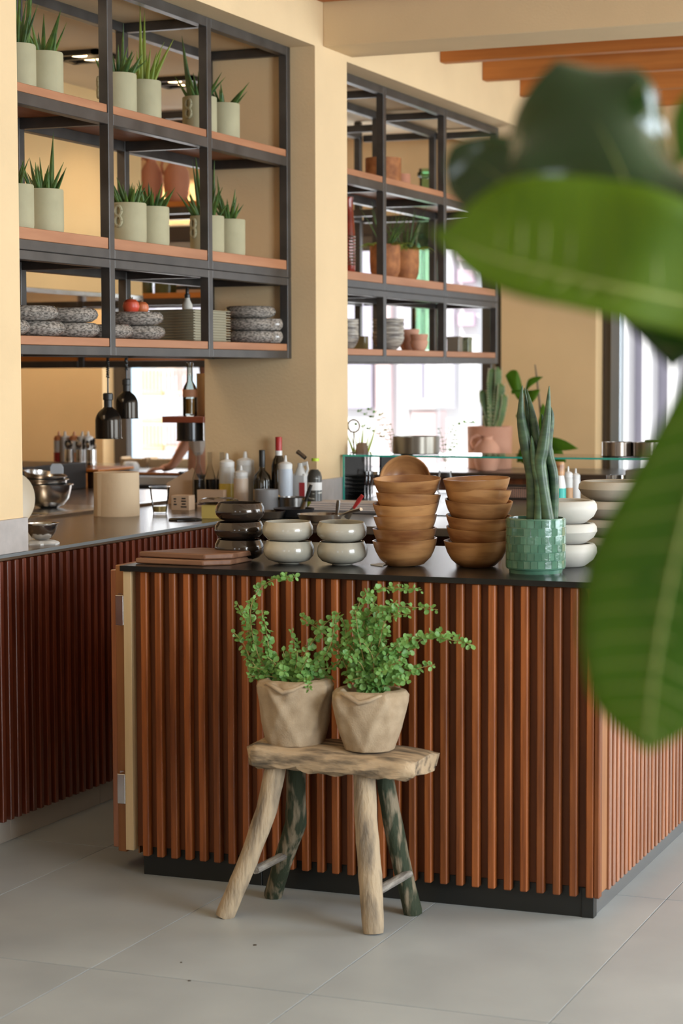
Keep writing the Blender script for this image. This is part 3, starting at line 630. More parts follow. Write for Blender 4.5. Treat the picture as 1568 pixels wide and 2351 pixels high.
# small steel bowl on a crumpled cloth
ps = stand(96, 1252, .05); 
def crumple(r, h, n=28, seed=0, mt=cloth):
    q_ = random.Random(seed); ph = [q_.uniform(0, 6) for _ in range(5)]
    return MB().lathe([(r, 0), (r*1.02, h*.35), (r*.93, h*.7), (r*.7, h), (.001, h*.8)], n, fr=lambda a, k, z: 1+.10*math.sin(3*a+ph[0]+k)+.06*math.sin(7*a+ph[1]+2*k)+.04*math.sin(11*a+ph[2]))
single('crumpled_cloth', crumple(.055, .014, seed=3), white, 'crumpled white cloth under the small steel bowl', 'cloth', ps)
sb = MB().lathe([(.02, .0), (.034, .008), (.048, .028), (.053, .05), (.060, .055), (.060, .056), (.052, .0555), (.046, .028), (.03, .01), (.001, .006)], 36)
single('small_steel_bowl', sb, steel, 'small steel bowl on crumpled cloth beside the left pier', 'bowl', ps+Vector((0, 0, .0155)))
pl = at(60, 1195, z=ZC)
single('white_plate', MB().lathe([(.001, 0), (.05, .001), (.09, .006), (.10, .012), (.10, .014), (.088, .010), (.05, .006), (.001, .005)], 40), mat('cream_plate', (.66, .55, .40), .35), 'cream plate standing on edge behind the left pier', 'plate', (-2.585, at(20, 1100, x=-2.58).y+.03, ZC+.1005), rot=(PI/2, 0, math.radians(70)))
# carton
pb = at(408, 1172, z=ZC)
t = thing('small_carton', 'small tan printed carton on the worktop behind the cup', 'box', (pb.x, pb.y+.04, ZC), .1)
put('box_body', MB().cbox((-.035, -.035, 0), (.045, .035, .062), .001), card, t)
m = MB()
for k, (a, b, z) in enumerate(((-.024, -.012, .045), (-.022, -.014, .034), (-.024, -.010, .022), (.012, .03, .047), (.010, .032, .036), (.012, .03, .024), (.008, .034, .012))): m.box((a, -.0356, z), (b, -.0351, z+.006))
put('print', m, blackp, t)
# folded card sheet leaning
bg_ = single('kraft_folder', MB().prism([(-.09, 0), (.045, 0), (.055, .10), (.02, .16), (-.10, .09)], -.0015, .0015), card, 'folded kraft paper sheet leaning behind the yellow tub', 'paper', (at(470, 1150, z=ZC).x+.02, at(470, 1160, z=ZC).y+.06, ZC+.0), rot=(math.radians(82), 0, .1))
# tub with cling film
pt = stand(505, 1192, .06)
t = thing('food_tub', 'yellow-filled plastic tub loosely covered with cling film', 'container', pt, .15)
put('tub', MB().prism([(-.062, -.045), (.062, -.045), (.068, .045), (-.068, .045)], .001, .055), mat('yellow_tub', (.70, .55, .16), .35, trans=.15), t)
put('tub_rim', MB().cbox((-.075, -.055, .055), (.075, .055, .060), .001), glass, t)
put('cling_film', crumple(.075, .02, 36, 5), glass, t).location = (0, 0, .06)
single('black_cloth', crumple(.06, .012, seed=8), blackp, 'folded black cloth lying in front of the yellow tub', 'cloth', stand(440, 1196, .05)-Vector((.02, .02, 0)))
def bottle(name, label, cat, u_, v_, wpx, hpx, prof, mats, parts, plane=None, group=None, zc_=None, pos=None, rz=0):
    """prof in (radius, height) fractions; parts: list of (part name, profile, material)"""
    z = ZC if zc_ is None else zc_
    p0 = at(u_, v_, z=z) if plane is None else at(u_, v_, **plane); r = px(wpx/2, p0); h = px(hpx, p0)
    d = ray(u_, v_); d.z = 0; d.normalize(); p0 = p0+d*r; 
    if plane is not None or True: p0.z = z if plane is None else p0.z
    if pos is not None: p0 = Vector(pos); h = at(u_, v_-hpx, y=p0.y).z-p0.z; r = px(wpx/2, p0)
    t = thing(name, label, cat, p0, rz, group)
    for nm, pf, m_ in parts: put(nm, MB().lathe([(a*r, b*h) for a, b in pf], 28), m_, t)
    return t
clearp = mat('milky_plastic', (.72, .72, .70), .35, trans=.15)
def squeeze(label, u_, v_, w_, h_, body, cap=white, level=None, lm=None, **k):
    parts = [('bottle_body', [(.9, 0), (1, .02), (1, .68), (.93, .73), (.9, .74)], body), ('screw_cap', [(.95, .74), (.95, .83), (.7, .86), (.25, .88), (.17, .99), (.001, 1)], cap)]
    if level: parts.append(('contents', [(1.01, .03), (1.01, level), (1.0, level+.005)], lm))
    return bottle('squeeze_bottle', label, 'bottle', u_, v_, w_, h_, None, None, parts, **k)
Zq = dict(y=2.62)
def onct(u_, y, off=0): 
    p0 = at(u_, 1100, y=y); return (p0.x, y, ZC)
squeeze('clear squeeze bottle of yellow sauce among the counter bottles', 521, 1120, 36, 80, clearp, white, .42, yellowl, pos=onct(521, 2.62))
squeeze('larger milky squeeze bottle behind the yellow sauce bottle', 561, 1118, 42, 82, clearp, white, pos=onct(563, 2.71))
squeeze('short squeeze bottle of pale sauce in front of the milky one', 553, 1124, 33, 56, clearp, white, .68, mat('pale_sauce', (.62, .5, .4), .4), pos=onct(553, 2.55))
squeeze('tall plain white squeeze bottle by the blowtorch', 655, 1150, 34, 105, palebl, white, pos=onct(655, 2.58))
bottle('wine_bottle', 'dark glass liquor bottle with black cap before the pillar', 'bottle', 603, 1125, 42, 92, None, None, [('glass_body', [(.95, 0), (1, .02), (1, .45), (.85, .55), (.35, .64), (.3, .7)], gdark), ('cap', [(.34, .7), (.34, .98), (.3, 1), (.001, 1)], blackp), ('label_band', [(1.01, .1), (1.01, .3), (1.0, .3)], paper)], pos=onct(602, 2.66))
bottle('wine_bottle', 'tall dark wine bottle with red foil neck against the pillar', 'bottle', 640, 1125, 34, 122, None, None, [('glass_body', [(.95, 0), (1, .02), (1, .58), (.8, .67), (.42, .74), (.40, .8)], gdark), ('foil_neck', [(.44, .78), (.46, .99), (.42, 1), (.001, 1)], red), ('neck_label', [(.47, .73), (.47, .8), (.44, .8)], white)], pos=onct(640, 2.70))
t = thing('blowtorch', 'lime-and-black kitchen blowtorch on a gas can before the pillar', 'blowtorch', (at(722, 1100, y=2.50).x, 2.50, ZC))
rz_ = px(17, t.location); hz = px(100, t.location)
put('gas_can', MB().lathe([(rz_, 0), (rz_*1.02, .003), (rz_, .006), (rz_, hz*.75), (rz_*.8, hz*.86), (rz_*.5, hz*.92), (.001, hz*.93)], 30), mat('torch_can', (.05, .05, .045), .3, col2=(.5, .5, .45), nscale=20, stretch=(1, 1, 3), contrast=(.34, .38)), t)
put('label_stripe', MB().lathe([(rz_*1.01, hz*.45), (rz_*1.015, hz*.46), (rz_*1.015, hz*.62), (rz_*1.01, hz*.63)], 30), white, t)
put('label_badge', MB().lathe([(rz_*1.012, hz*.06), (rz_*1.02, hz*.07), (rz_*1.02, hz*.18), (rz_*1.012, hz*.19)], 30), lime, t)
put('torch_head', MB().tube([(0, 0, hz*.9), (0, 0, hz*1.05), (-.012, 0, hz*1.13), (-.045, -.0, hz*1.2)], [.014, .016, .015, .011], 10), blackp, t)
put('nozzle', MB().tube([(-.04, 0, hz*1.18), (-.078, 0, hz*1.33)], [.009, .010], 12), dsteel, t)
put('gas_knob', MB().lathe([(.001, 0), (.016, 0), (.016, .012), (.001, .012)], 20), lime, t).location = (.014, -.024, hz*1.12)
t.children[-1].rotation_euler = (PI/2, 0, 0)
# jug with handle behind torch
t = thing('sauce_jug', 'milky plastic jug of red sauce between white bottle and blowtorch', 'bottle', (at(690, 1100, y=2.66).x, 2.66, ZC))
t.scale = (1, 1, 1.5)
put('jug_body', MB().cbox((-.032, -.025, 0), (.032, .025, .095), .006).lathe([(.03, .09), (.012, .115), (.012, .125), (.001, .125)], 20), clearp, t)
put('grip', MB().tube([(.022, 0, .09), (.034, 0, .108), (.03, 0, .125), (.008, 0, .122)], .006, 8), clearp, t)
put('jug_label', MB().box((.004, -.0265, .01), (.030, -.0255, .07)), red, t)
# grey tubs
cylv('grey_tub', 'round smoky plastic tub before the dark bottles', 'container', (at(612, 1150, y=2.44).x, 2.44, ZC), .050, .085, mat('smoky_plastic', (.30, .30, .31), .35, trans=.1))
# oil cruets
for k, (u_, y_, lb, lm) in enumerate(((455, 2.64, 'cruet of dark vinegar nearest the window', gdark), (482, 2.70, 'cruet of dark vinegar right of the nearest one', gdark), (510, 2.72, 'cruet of dark vinegar behind the yellow sauce bottle', gdark))):
    bottle('cruet', 'clear glass '+lb, 'cruet', u_, 1100, 26, 62, None, None, [('glass_body', [(.95, 0), (1, .02), (1, .5), (.5, .7), (.36, .78), (.4, 1), (.3, 1), (.3, .78), (.9, .5), (.9, .04), (.001, .03)], glass), ('vinegar', [(.88, .04), (.88, .48), (.001, .48)], lm)], pos=onct(u_, y_), group='vinegar cruets')
single('card_box', MB().cbox((-.06, -.02, 0), (.06, .02, .075), .001), card, 'plain brown card box below the cruets', 'box', (at(486, 1100, y=2.5).x, 2.50, ZC), .1)
# ------------------------------------------------------------------ pans and cloth on the back worktop
def pan(label, p, r, h, mt, handle=None, hm_=blackp, inside=None):
    t = thing('frying_pan', label, 'pan', p)
    put('pan_body', MB().lathe([(r*.8, 0), (r*.86, .002), (r, h), (r-.004, h), (r*.8, .006), (.001, .006)], 36), mt, t)
    if inside: put('contents', MB().lathe([(r*.86, .012), (r*.84, .016), (.001, .02)], 28), inside, t)
    if handle:
        a, L, up = handle; put('pan_handle', MB().tube([(math.cos(a)*r*.95, math.sin(a)*r*.95, h*.8), (math.cos(a)*(r+L*.5), math.sin(a)*(r+L*.5), h*.8+up*.6), (math.cos(a)*(r+L), math.sin(a)*(r+L), h*.8+up)], [.007, .009, .011], 8, 0, .6), hm_, t)
    return t
ctt = thing('prep_trolley', 'low steel prep trolley with dark top standing inside the counter', 'trolley')
put('trolley_top', MB().cbox((-1.94, 1.72, .90), (-.90, 2.33, .932), .003), dsteel, ctt)
for xx in (-1.92, -.94):
    for yy in (1.74, 2.29): put('leg', MB().cbox((xx-.012, yy-.0, 0), (xx+.012, yy+.024, .90), .002), dsteel, ctt)
def onp(u_, y, z=.9325): p0 = at(u_, 1190, y=y); return Vector((p0.x, y, z))
pan('black iron frying pan with grey rim between bowls and bottles', onp(675, 2.10, .9325), .083, .035, mat('iron_pan', (.03, .03, .035), .35, metal=.6), None)
pan('steel frying pan of brown food behind the grey bowls', onp(735, 1.92), .09, .028, steel, (-.2, .10, .03), steel, panelw)
pan('low dark braising pan behind the black bowls', onp(612, 1.98), .075, .03, dsteel, None, inside=mat('stew', (.2, .03, .02), .4, var=.4, nscale=60))
t = thing('brass_handled_pan', 'small grey pot with looped brass handles behind the frying pan', 'pot', (at(672, 1160, y=2.48).x, 2.48, ZC))
put('pot_body', MB().lathe([(.05, 0), (.055, .003), (.058, .05), (.061, .053), (.054, .053), (.05, .006), (.001, .006)], 32), dsteel, t)
for s in (-1, 1): put('loop_handle', MB().tube([(s*(.055+.022*math.sin(a)), -.018*math.cos(a), .042+.018*math.sin(a)) for a in [PI*i/8 for i in range(9)]], .0045, 8), brass, t)
def utensil(name, label, cat, p, d, L, hl, hm_, bm_, wd=.012):
    t = thing(name, label, cat, p); d = Vector(d).normalized()
    put('grip', MB().tube([d*(L*hl), d*(L*.75), d*L], [.006, .009, .007], 8, 0, .6), hm_, t)
    put('blade', MB().tube([Vector((0, 0, 0)), d*(L*hl)], [wd, wd*.6], 8, 0, .15), bm_, t); return t
utensil('serving_tongs', 'black serving tongs resting upright in the frying pan', 'tongs', onp(690, 2.10, .9395), (.30, .1, .9), .13, .45, blackp, dsteel)
utensil('kitchen_knife', 'dark handled spatula leaning out of the steel pan', 'utensil', onp(772, 1.93, .9395), (.12, 0, .9), .075, .25, dsteel, steel)
utensil('red_grip_tongs', 'red handled tongs leaning out beside the wooden bowls', 'tongs', onp(795, 1.98, .9395), (.55, 0, .75), .115, .45, red, dsteel)
pt_ = at(800, 1175, z=ZC)
m = MB()
for k in range(4): m.add(*(lambda b: (b.v, b.f))(MB().cbox((-.16+.004*k, -.09+.006*k, .0005+k*.009), (.16-.006*k, .09-.004*k, .009+k*.009), .004)))
single('folded_towel', m, mat('towel_linen', (.70, .64, .62), .95, var=.06, nscale=10, bump=.4, bscale=60), 'folded off-white towel behind the red handled tongs', 'towel', (at(800, 1170, y=2.52).x, 2.53, ZC))
# ------------------------------------------------------------------ glass sneeze guard and what stands on it
gs = thing('glass_guard', 'clear glass shelf guard with teal edges standing on the back worktop', 'glass shelf')
g0, g1 = -1.955, .02
YG = 3.03
put('top_pane', MB().box((g0, YG, 1.137), (g1, YG+.36, 1.1455)), glass, gs)
put('pane_edge', MB().box((g0, YG-.002, 1.137), (g1, YG-.0002, 1.1455)).box((g0-.0015, YG, 1.137), (g0-.0002, YG+.36, 1.1455)), gedge, gs)
put('side_pane', MB().box((g0, YG+.002, .9355), (g0+.008, YG+.35, 1.1365)), glass, gs)
put('side_edge', MB().box((g0, YG-.002, .9355), (g0+.0085, YG+.0015, 1.1365)), gedge, gs)
put('divider_pane', MB().box((g0+.17, YG+.012, .9355), (g0+.178, YG+.35, 1.1365)), glass, gs)
put('end_pane', MB().box((g1-.008, YG+.002, .9355), (g1, YG+.35, 1.1365)), glass, gs)
ZG = 1.146
def ong(u_, y=YG+.12): p0 = at(u_, 1045, y=y); return Vector((p0.x, y, ZG))
p = ong(955, YG+.18); r = px(54, p)
cylv('round_cake_tin', 'round grey-brown metal tin on the glass shelf', 'tin', p, r, px(40, p), mat('grey_tin', (.20, .18, .15), .3, metal=.8, var=.1, nscale=3), .003, 48)
t = thing('pepper_mill', 'dark wooden pepper mill behind the round tin', 'pepper mill', (at(934, 1090, y=3.62).x, 3.62, ZC))
put('mill_body', MB().lathe([(.028, 0), (.03, .01), (.024, .05), (.020, .12), (.022, .17), (.026, .185), (.018, .20), (.001, .2)], 24), blackp, t)
put('mill_knob', MB().lathe([(.014, .2), (.026, .206), (.030, .22), (.026, .236), (.012, .243), (.005, .247), (.004, .262), (.001, .263)], 24), mat('mill_wood', (.05, .035, .03), .3), t)
for k, (u_, lb) in enumerate(((1418, 'steel ring tin on the glass shelf, left of its twin'), (1488, 'steel ring tin on the glass shelf, half behind the leaf'))):
    p = ong(u_, YG+.16); cylv('steel_ring_tin', 'wide '+lb, 'tin', p, px(36, p), px(33, p), mat('ring_tin', (.25, .21, .18), .25, metal=.9), .003, 40)
single('folded_menu', MB().cbox((-.05, -.03, 0), (.06, .03, .004), .001).cbox((-.05, -.03, .0045), (.06, .03, .009), .001), dkgreen, 'small dark green folders lying on the steel tins', 'folder', ong(1510, YG+.16)+Vector((0, 0, px(33, p)+.001)))
# ring ornament and leather pouch, yellow plant, jars
rg = at(812, 978, y=3.2)
t = thing('ring_stand', 'thin dark wooden ring on a stem at the pillar edge', 'ornament', (rg.x, 3.2, ZG))
put('ring', MB().tube([(math.cos(a)*.028, 0, rg.z-ZG+math.sin(a)*.028) for a in [2*PI*i/32 for i in range(33)]], .0035, 8), bark, t)
put('stem', MB().tube([(0, 0, .003), (0, 0, rg.z-ZG-.028)], .0025, 6).lathe([(.02, 0), (.02, .004), (.001, .005)], 20), bark, t)
single('leather_pouch', crumple(.026, .05, 20, 9), mat('leather', (.20, .13, .09), .7), 'small brown leather pouch under the left end of the glass shelf', 'pouch', (at(832, 1080, y=3.2).x, 3.2, ZC+.10) if False else ong(832, YG+.08))
LEDGE = .935
lg = thing('window_counter', 'low dark counter under the window behind the glass guard', 'counter')
put('worktop', MB().cbox((-3.35, 5.80, .905), (-.95, 6.47, LEDGE), .003), dsteel, lg)
put('carcass', MB().box((-3.33, 5.9, 0), (-.97, 6.46, .904)), backm, lg)
kc = thing('kitchen_counter', 'steel topped kitchen counter across the back under the deep rack', 'counter')
put('worktop', MB().cbox((-5.9, 5.2, .915), (-3.36, 6.3, ZC), .003), steel, kc)
put('front_rail', MB().cbox((-5.9, 5.19, .865), (-3.36, 5.21, .912), .003), white, kc)
put('wood_edge', MB().cbox((-5.9, 5.185, ZC-.01), (-3.36, 5.199, ZC+.004), .001), shelfo, kc)
put('carcass', MB().box((-5.88, 5.25, 0), (-3.38, 6.28, .86)), dsteel, kc)
kl = thing('cooking_range', 'low dark steel cooking range beyond the serving counter', 'range')
put('range_body', MB().cbox((-4.7, -1.5, 0), (-2.95, 4.2, .86), .004), dsteel, kl)
put('range_top', MB().cbox((-4.72, -1.5, .861), (-2.94, 4.2, .90), .003), mat('copper_steel', (.38, .27, .20), .22, metal=.9, var=.1, nscale=3), kl)
put('raised_back', MB().cbox((-4.72, 3.3, .901), (-3.9, 4.2, 1.04), .004), blackp, kl)
for k in range(3): put('burner_panel', MB().cbox((-3.7, 1.0+k*.62, .901), (-3.0, 1.55+k*.62, .912), .003), steel, kl)
# steel bowls, canisters on the range
p = Vector((at(112, 1140, y=2.55).x, 2.55, .9125))
def sbowl(label, p, r, h, rot=None, m_=steel):
    return single('steel_mixing_bowl', MB().lathe([(r*.35, 0), (r*.62, h*.12), (r*.86, h*.42), (r*.95, h*.8), (r*.97, h*.96), (r*1.05, h*.97), (r*1.06, h), (r*.96, h), (r*.93, h*.8), (r*.84, h*.43), (r*.6, h*.14), (.001, h*.06)], 48), m_, label, 'bowl', p, rot=rot, group='steel mixing bowls')
sbowl('largest steel mixing bowl, lowest in the nest behind the left pier', p, .105, .105)
sbowl('steel mixing bowl nested second behind the left pier', p+Vector((-.02, .0, .045)), .10, .085, (0, .03, 0))
sbowl('steel mixing bowl tilted on top of the nest', p+Vector((-.03, .0, .085)), .095, .07, (0, .16, 0))
single('bowl_scraper', MB().prism([(-.03, 0), (.03, 0), (.03, .03), (.02, .045), (-.02, .045), (-.03, .03)], -.002, .002), palebl, 'rounded pale blue scraper standing in the steel bowls', 'scraper', p+Vector((.02, .04, .15)), rot=(PI/2, 0, .2))
ZR = 1.0
cs = thing('range_shelf', 'low steel ledge behind the bowls carrying canisters and a carton', 'shelf')
xe = at(232, 1085, y=4.25).x
put('ledge', MB().cbox((-4.9, 4.25, .0), (xe-.02, 4.62, .985), .003), dsteel, cs)
put('ledge_top', MB().cbox((-4.92, 4.22, .986), (xe, 4.63, 1.0), .003), shelfo, cs)
def onl(u_, y=4.4, z=1.0005): p0 = at(u_, 1080, y=y); return Vector((p0.x, y, z))
for k, (u_, lb) in enumerate(((160, 'left'), (185, 'middle'), (210, 'right'))):
    t = thing('utensil_canister', lb+' one of three ribbed steel canisters full of spoons', 'canister', onl(u_, 4.36), 0, 'ribbed steel utensil canisters')
    r = .026; h = .10
    put('canister', MB().lathe([(r, 0)]+[(r+(.0015 if j % 2 else 0), .012+j*.005) for j in range(5)]+[(r, .04), (r, h), (r-.002, h), (r-.002, .004), (.001, .004)], 28), steel, t)
    m = MB(); q_ = random.Random(k)
    for j in range(6):
        a = q_.uniform(0, 6.28); L = q_.uniform(.12, .155); e = Vector((math.cos(a)*.02, math.sin(a)*.02, L)); m.tube([(0, 0, .01), e*.85, e], [.0025, .003, .003], 6)
        put('spoon', MB().tube([(0, 0, .01), e*.82], .0022, 6).tube([e*.8, e*.9, e, e*1.06], [.003, .009, .010, .003], 8, 0, .35), steel if j % 2 else blackp, t)
for k, (u_, lb, lm, c_) in enumerate(((136, 'squeeze bottle with red sauce, leftmost behind the canisters', red, orangel), (150, 'squeeze bottle with white tip behind the left canister', clearp, white), (171, 'squeeze bottle of orange sauce behind the canisters', orangel, orangel), (190, 'squeeze bottle of yellow sauce behind the canisters', yellowl, white), (203, 'small pale squeeze bottle behind the right canister', clearp, white))):
    squeeze(lb, u_, 1070, 24, 80, clearp, c_, .4, lm, pos=onl(u_, 4.47), group='squeeze bottles behind the canisters')
t = thing('blue_label_carton', 'orange-brown carton with a pale blue label under the canisters', 'box', (onl(182, 4.235).x, 4.19, .905), 0)
put('box_body', MB().cbox((-.10, -.025, -.004), (.06, .025, .075), .001), shelfo, t); put('blue_label', MB().box((-.03, -.0265, .006), (.055, -.0255, .07)), palebl, t)
put('label_corner', MB().box((.03, -.0275, .045), (.055, -.0268, .07)), bluep, t)
# person leaning on the back counter (mostly hidden by the pillar)
hand = at(352, 1081, z=.945); wr = at(392, 1078, y=hand.y-.0); 
YH = 5.30
def hp(u_, v_, y): return at(u_, v_, y=y)
hand = hp(348, 1080, YH); wrist = hp(394, 1072, YH); elbow = hp(425, 1022, YH+.03); 
sh = Vector((elbow.x+.16, YH+.08, 1.34)); pel = Vector((sh.x+.17, 5.07, .96))
pr_ = thing('person', 'person behind the pillar, one hand flat on the kitchen counter', 'person', (pel.x, 5.03, 0))
B0 = Vector((pel.x, 5.03, 0))
def skinbody(name, verts, edges, rad, m_, parent, root=0, lv=2):
    me = bpy.data.meshes.new(name); me.from_pydata([Vector(v)-B0 for v in verts], edges, []); me.materials.append(m_)
    o = bpy.data.objects.new(name, me); C.objects.link(o); o.parent = parent
    o.modifiers.new('skin', 'SKIN'); ss = o.modifiers.new('sub', 'SUBSURF'); ss.levels = lv; ss.render_levels = lv
    for i, sv in enumerate(me.skin_vertices[0].data): sv.radius = rad[i] if isinstance(rad[i], tuple) else (rad[i], rad[i]); sv.use_root = (i == root)
    for p_ in me.polygons: p_.use_smooth = True
    return o
px_ = pel.x
vs = [(px_, 5.05, .95), (px_-.03, 5.08, 1.15), (px_-.05, 5.10, 1.36), (px_-.05, 5.11, 1.47), (px_-.05, 5.10, 1.60), (px_-.05, 5.09, 1.69),
      sh, elbow, wrist, (wrist*.45+hand*.55), (px_+.13, 5.1, 1.34), (px_+.2, 5.08, 1.1), (px_+.2, 5.0, .9),
      (px_-.10, 5.05, .88), (px_-.10, 5.0, .47), (px_-.10, 5.02, .06), (px_-.12, 4.90, .03), (px_+.10, 5.05, .88), (px_+.11, 5.0, .47), (px_+.11, 5.02, .06), (px_+.12, 4.90, .03)]
# keep the person inside the gap before the counter
vs = [Vector(v) for v in vs]
for i in (0, 1, 2, 3, 4, 5, 10, 11, 12, 13, 14, 15, 16, 17, 18, 19, 20): vs[i].y -= .02
ed = [(0, 1), (1, 2), (2, 3), (3, 4), (4, 5), (2, 6), (6, 7), (7, 8), (8, 9), (2, 10), (10, 11), (11, 12), (0, 13), (13, 14), (14, 15), (15, 16), (0, 17), (17, 18), (18, 19), (19, 20)]
rd = [(.13, .09), (.13, .09), (.14, .09), .05, (.075, .09), (.06, .07), .05, .037, .026, (.030, .014), .05, .04, .03, .08, .055, .035, .03, .08, .055, .035, .03]
put_body = skinbody('body', vs, ed, rd, skin_m, pr_)
# fingers flat on the counter
palm = wrist*.45+hand*.55
fm = []
axis = (hand-wrist).normalized(); sd = Vector((0, 1, 0))
for k in range(4):
    b_ = palm+sd*(-.026+.017*k)+axis*.005; L = (.07, .08, .075, .058)[k]
    fm.append(MB().tube([b_-B0, b_+axis*L*.4+Vector((0, 0, .004))-B0, b_+axis*L*.75-Vector((0, 0, .001))-B0, b_+axis*L-Vector((0, 0, .004))-B0], [.009, .0085, .0078, .005], 10))
b_ = palm-axis*.03-sd*.02
fm.append(MB().tube([b_-B0, b_-sd*.025+axis*.02-B0, b_-sd*.035+axis*.045-Vector((0, 0, .004))-B0], [.011, .0095, .006], 10))
for f_ in fm: put('finger', f_, skin_m, pr_)
shirt = mat('grey_tshirt', (.46, .42, .39), .9, var=.05, nscale=9)
skinbody('shirt', [vs[0], vs[1], vs[2], vs[2]+Vector((0, 0, .06)), sh, (sh*.15+elbow*.85), vs[10], vs[10]*.3+vs[11]*.7], [(0, 1), (1, 2), (2, 3), (2, 4), (4, 5), (2, 6), (6, 7)], [(.15, .11), (.15, .105), (.155, .105), .07, .068, .050, .065, .055], shirt, pr_)
skinbody('trousers', [vs[0], vs[13], vs[14], vs[15], vs[17], vs[18], vs[19]], [(0, 1), (1, 2), (2, 3), (0, 4), (4, 5), (5, 6)], [(.145, .1), .095, .07, .05, .095, .07, .05], blackp, pr_)
hc = vs[5]-B0
put('hair', MB().lathe([(.001, .045), (.05, .035), (.078, 0), (.085, -.05), (.08, -.07), (.07, -.05), (.001, .02)], 24, hc+Vector((0, .012, .035))), mat('hair', (.03, .02, .015), .6), pr_)
# a few things on the far kitchen counter
for k, (u_, lb, mt, r, h) in enumerate(((445, 'tilted glass carafe with blue cap on the kitchen counter', glass, .03, .13), (300, 'crumpled clear bag on the kitchen counter', white, .05, .05))):
    p = Vector((at(u_, 1080, y=5.45).x, 5.45, ZC+.0005)); single('carafe' if k == 0 else 'plastic_bag', MB().lathe([(r*.8, 0), (r, .01), (r, h*.6), (r*.4, h*.8), (r*.4, h), (.001, h)], 24) if k == 0 else crumple(r, h, 24, 4), mt, lb, 'carafe' if k == 0 else 'bag', p)
for k in range(3):
    single('wooden_crate', MB().cbox((-.09, -.06, 0), (.09, .06, .012), .002).cbox((-.09, -.06, .012), (-.08, .06, .06), .002).cbox((.08, -.06, .012), (.09, .06, .06), .002).cbox((-.08, .05, .012), (.08, .06, .05), .002).cbox((-.08, -.06, .012), (.08, -.05, .05), .002), creamw, 'pale wooden crate on the kitchen counter, '+['left by the lamp', 'behind the hand', 'right beside the arm'][k], 'crate', (at([316, 382, 440][k], 1080, y=5.9).x, 5.9, ZC+.0005), .1*k)
# ------------------------------------------------------------------ behind the guard: plants, jars, cactus
def herb(label, p, paths, mt=leafg, ls=.012, vase=None, name='herb_plant', dens=1., cat='plant'):
    t = thing(name, label, cat, p)
    if vase: put(*vase, t)
    st = MB(); lf = MB(); q_ = random.Random(len(label))
    for path in paths:
        pts = [Vector(a) for a in path]; fine = []
        for a, b in zip(pts[:-1], pts[1:]):
            for k in range(6): fine.append(a.lerp(b, k/6))
        fine.append(pts[-1]); st.tube(fine, [.0014*(1-.5*k/len(fine)) for k in range(len(fine))], 5)
        d = 0; last = fine[0]
        for k in range(2, len(fine)):
            if (fine[k]-last).length < ls*1.15/dens: continue
            last = fine[k]; tdir = (fine[k]-fine[k-1]).normalized(); a0 = q_.uniform(0, PI)
            for s in range(q_.choice((2, 3, 4))):
                a = a0+s*PI/1.5; o1 = Vector((math.cos(a), math.sin(a), .35)); o1 = (o1-tdir*o1.dot(tdir)*.5).normalized(); o2 = tdir.cross(o1).normalized(); L = ls*q_.uniform(.7, 1.15); b = fine[k]
                nn = o1.cross(o2)
                lf.add([b, b+o1*L*.35+o2*L*.36+nn*L*.06, b+o1*L*.75+o2*L*.34+nn*L*.08, b+o1*L*1.08, b+o1*L*.75-o2*L*.34+nn*L*.08, b+o1*L*.35-o2*L*.36+nn*L*.06, b+o1*L*.55-nn*L*.03], [(0, 1, 6), (1, 2, 6), (2, 3, 6), (3, 4, 6), (4, 5, 6), (5, 0, 6)])
    put('stem', st, stemm, t); o = put('leaves', lf, mt, t, 60); o['kind'] = 'stuff'; return t
def pixpath(pixels, y, base): return [at(a, b, y=yy if False else y)-Vector(base) for a, b in pixels]
def vase_jar(r, h, m_=glass): return ('glass_jar', MB().lathe([(r*.8, 0), (r, .008), (r*1.05, h*.45), (r*.75, h*.85), (r*.8, h), (r*.7, h), (r*.65, h*.85), (r*.9, h*.45), (r*.9, .012), (.001, .01)], 28), m_)
b0 = Vector((at(905, 1040, y=3.9).x, 3.9, ZC))
herb('wispy sprig of herbs in a jar left of the round tin', b0, [pixpath(q_, 3.9, b0) for q_ in ([(905, 1090), (900, 1010), (885, 960), (850, 940)], [(905, 1060), (895, 1000), (870, 965), (825, 945)] , [(905, 1060), (890, 1010), (860, 990), (820, 975)], [(905, 1050), (905, 1000), (898, 975)])], ls=.019, vase=vase_jar(.028, .10))
b0 = Vector((at(1022, 1040, y=4.0-.2).x, 3.8, ZC))
herb('bushy thyme sprig in a round clear jar right of the tin', b0, [pixpath(q_, 3.8, b0) for q_ in ([(1022, 1080), (1025, 1010), (1032, 970)], [(1022, 1060), (1015, 1005), (1008, 985)], [(1025, 1060), (1040, 1010), (1045, 990)], [(1020, 1060), (1010, 1030), (1003, 1010)], [(1028, 1040), (1048, 1020), (1050, 1000)], [(1030, 1000), (1042, 978), (1060, 970), (1090, 972)])], ls=.018, vase=vase_jar(.040, .11), dens=1.3)
b0 = Vector((at(828, 1040, y=3.75).x, 3.75, ZC)); t = thing('grass_plant', 'bright yellow-green grass tuft behind the glass guard by the pillar', 'plant', b0)
put('pot', vase_jar(.03, .09, white)[1], yellowl, t); m = MB(); q_ = random.Random(5)
for k in range(24): a = q_.uniform(0, 6.28); blade(m, (0, 0, .07), (math.cos(a)*.3, math.sin(a)*.3, 1), q_.uniform(.16, .30), .0045, 5, .25, 0, .5)
put('blades', m, mat('lime_grass', (.6, .75, .08), .5, thin=((.8, .9, .1), .4)), t)
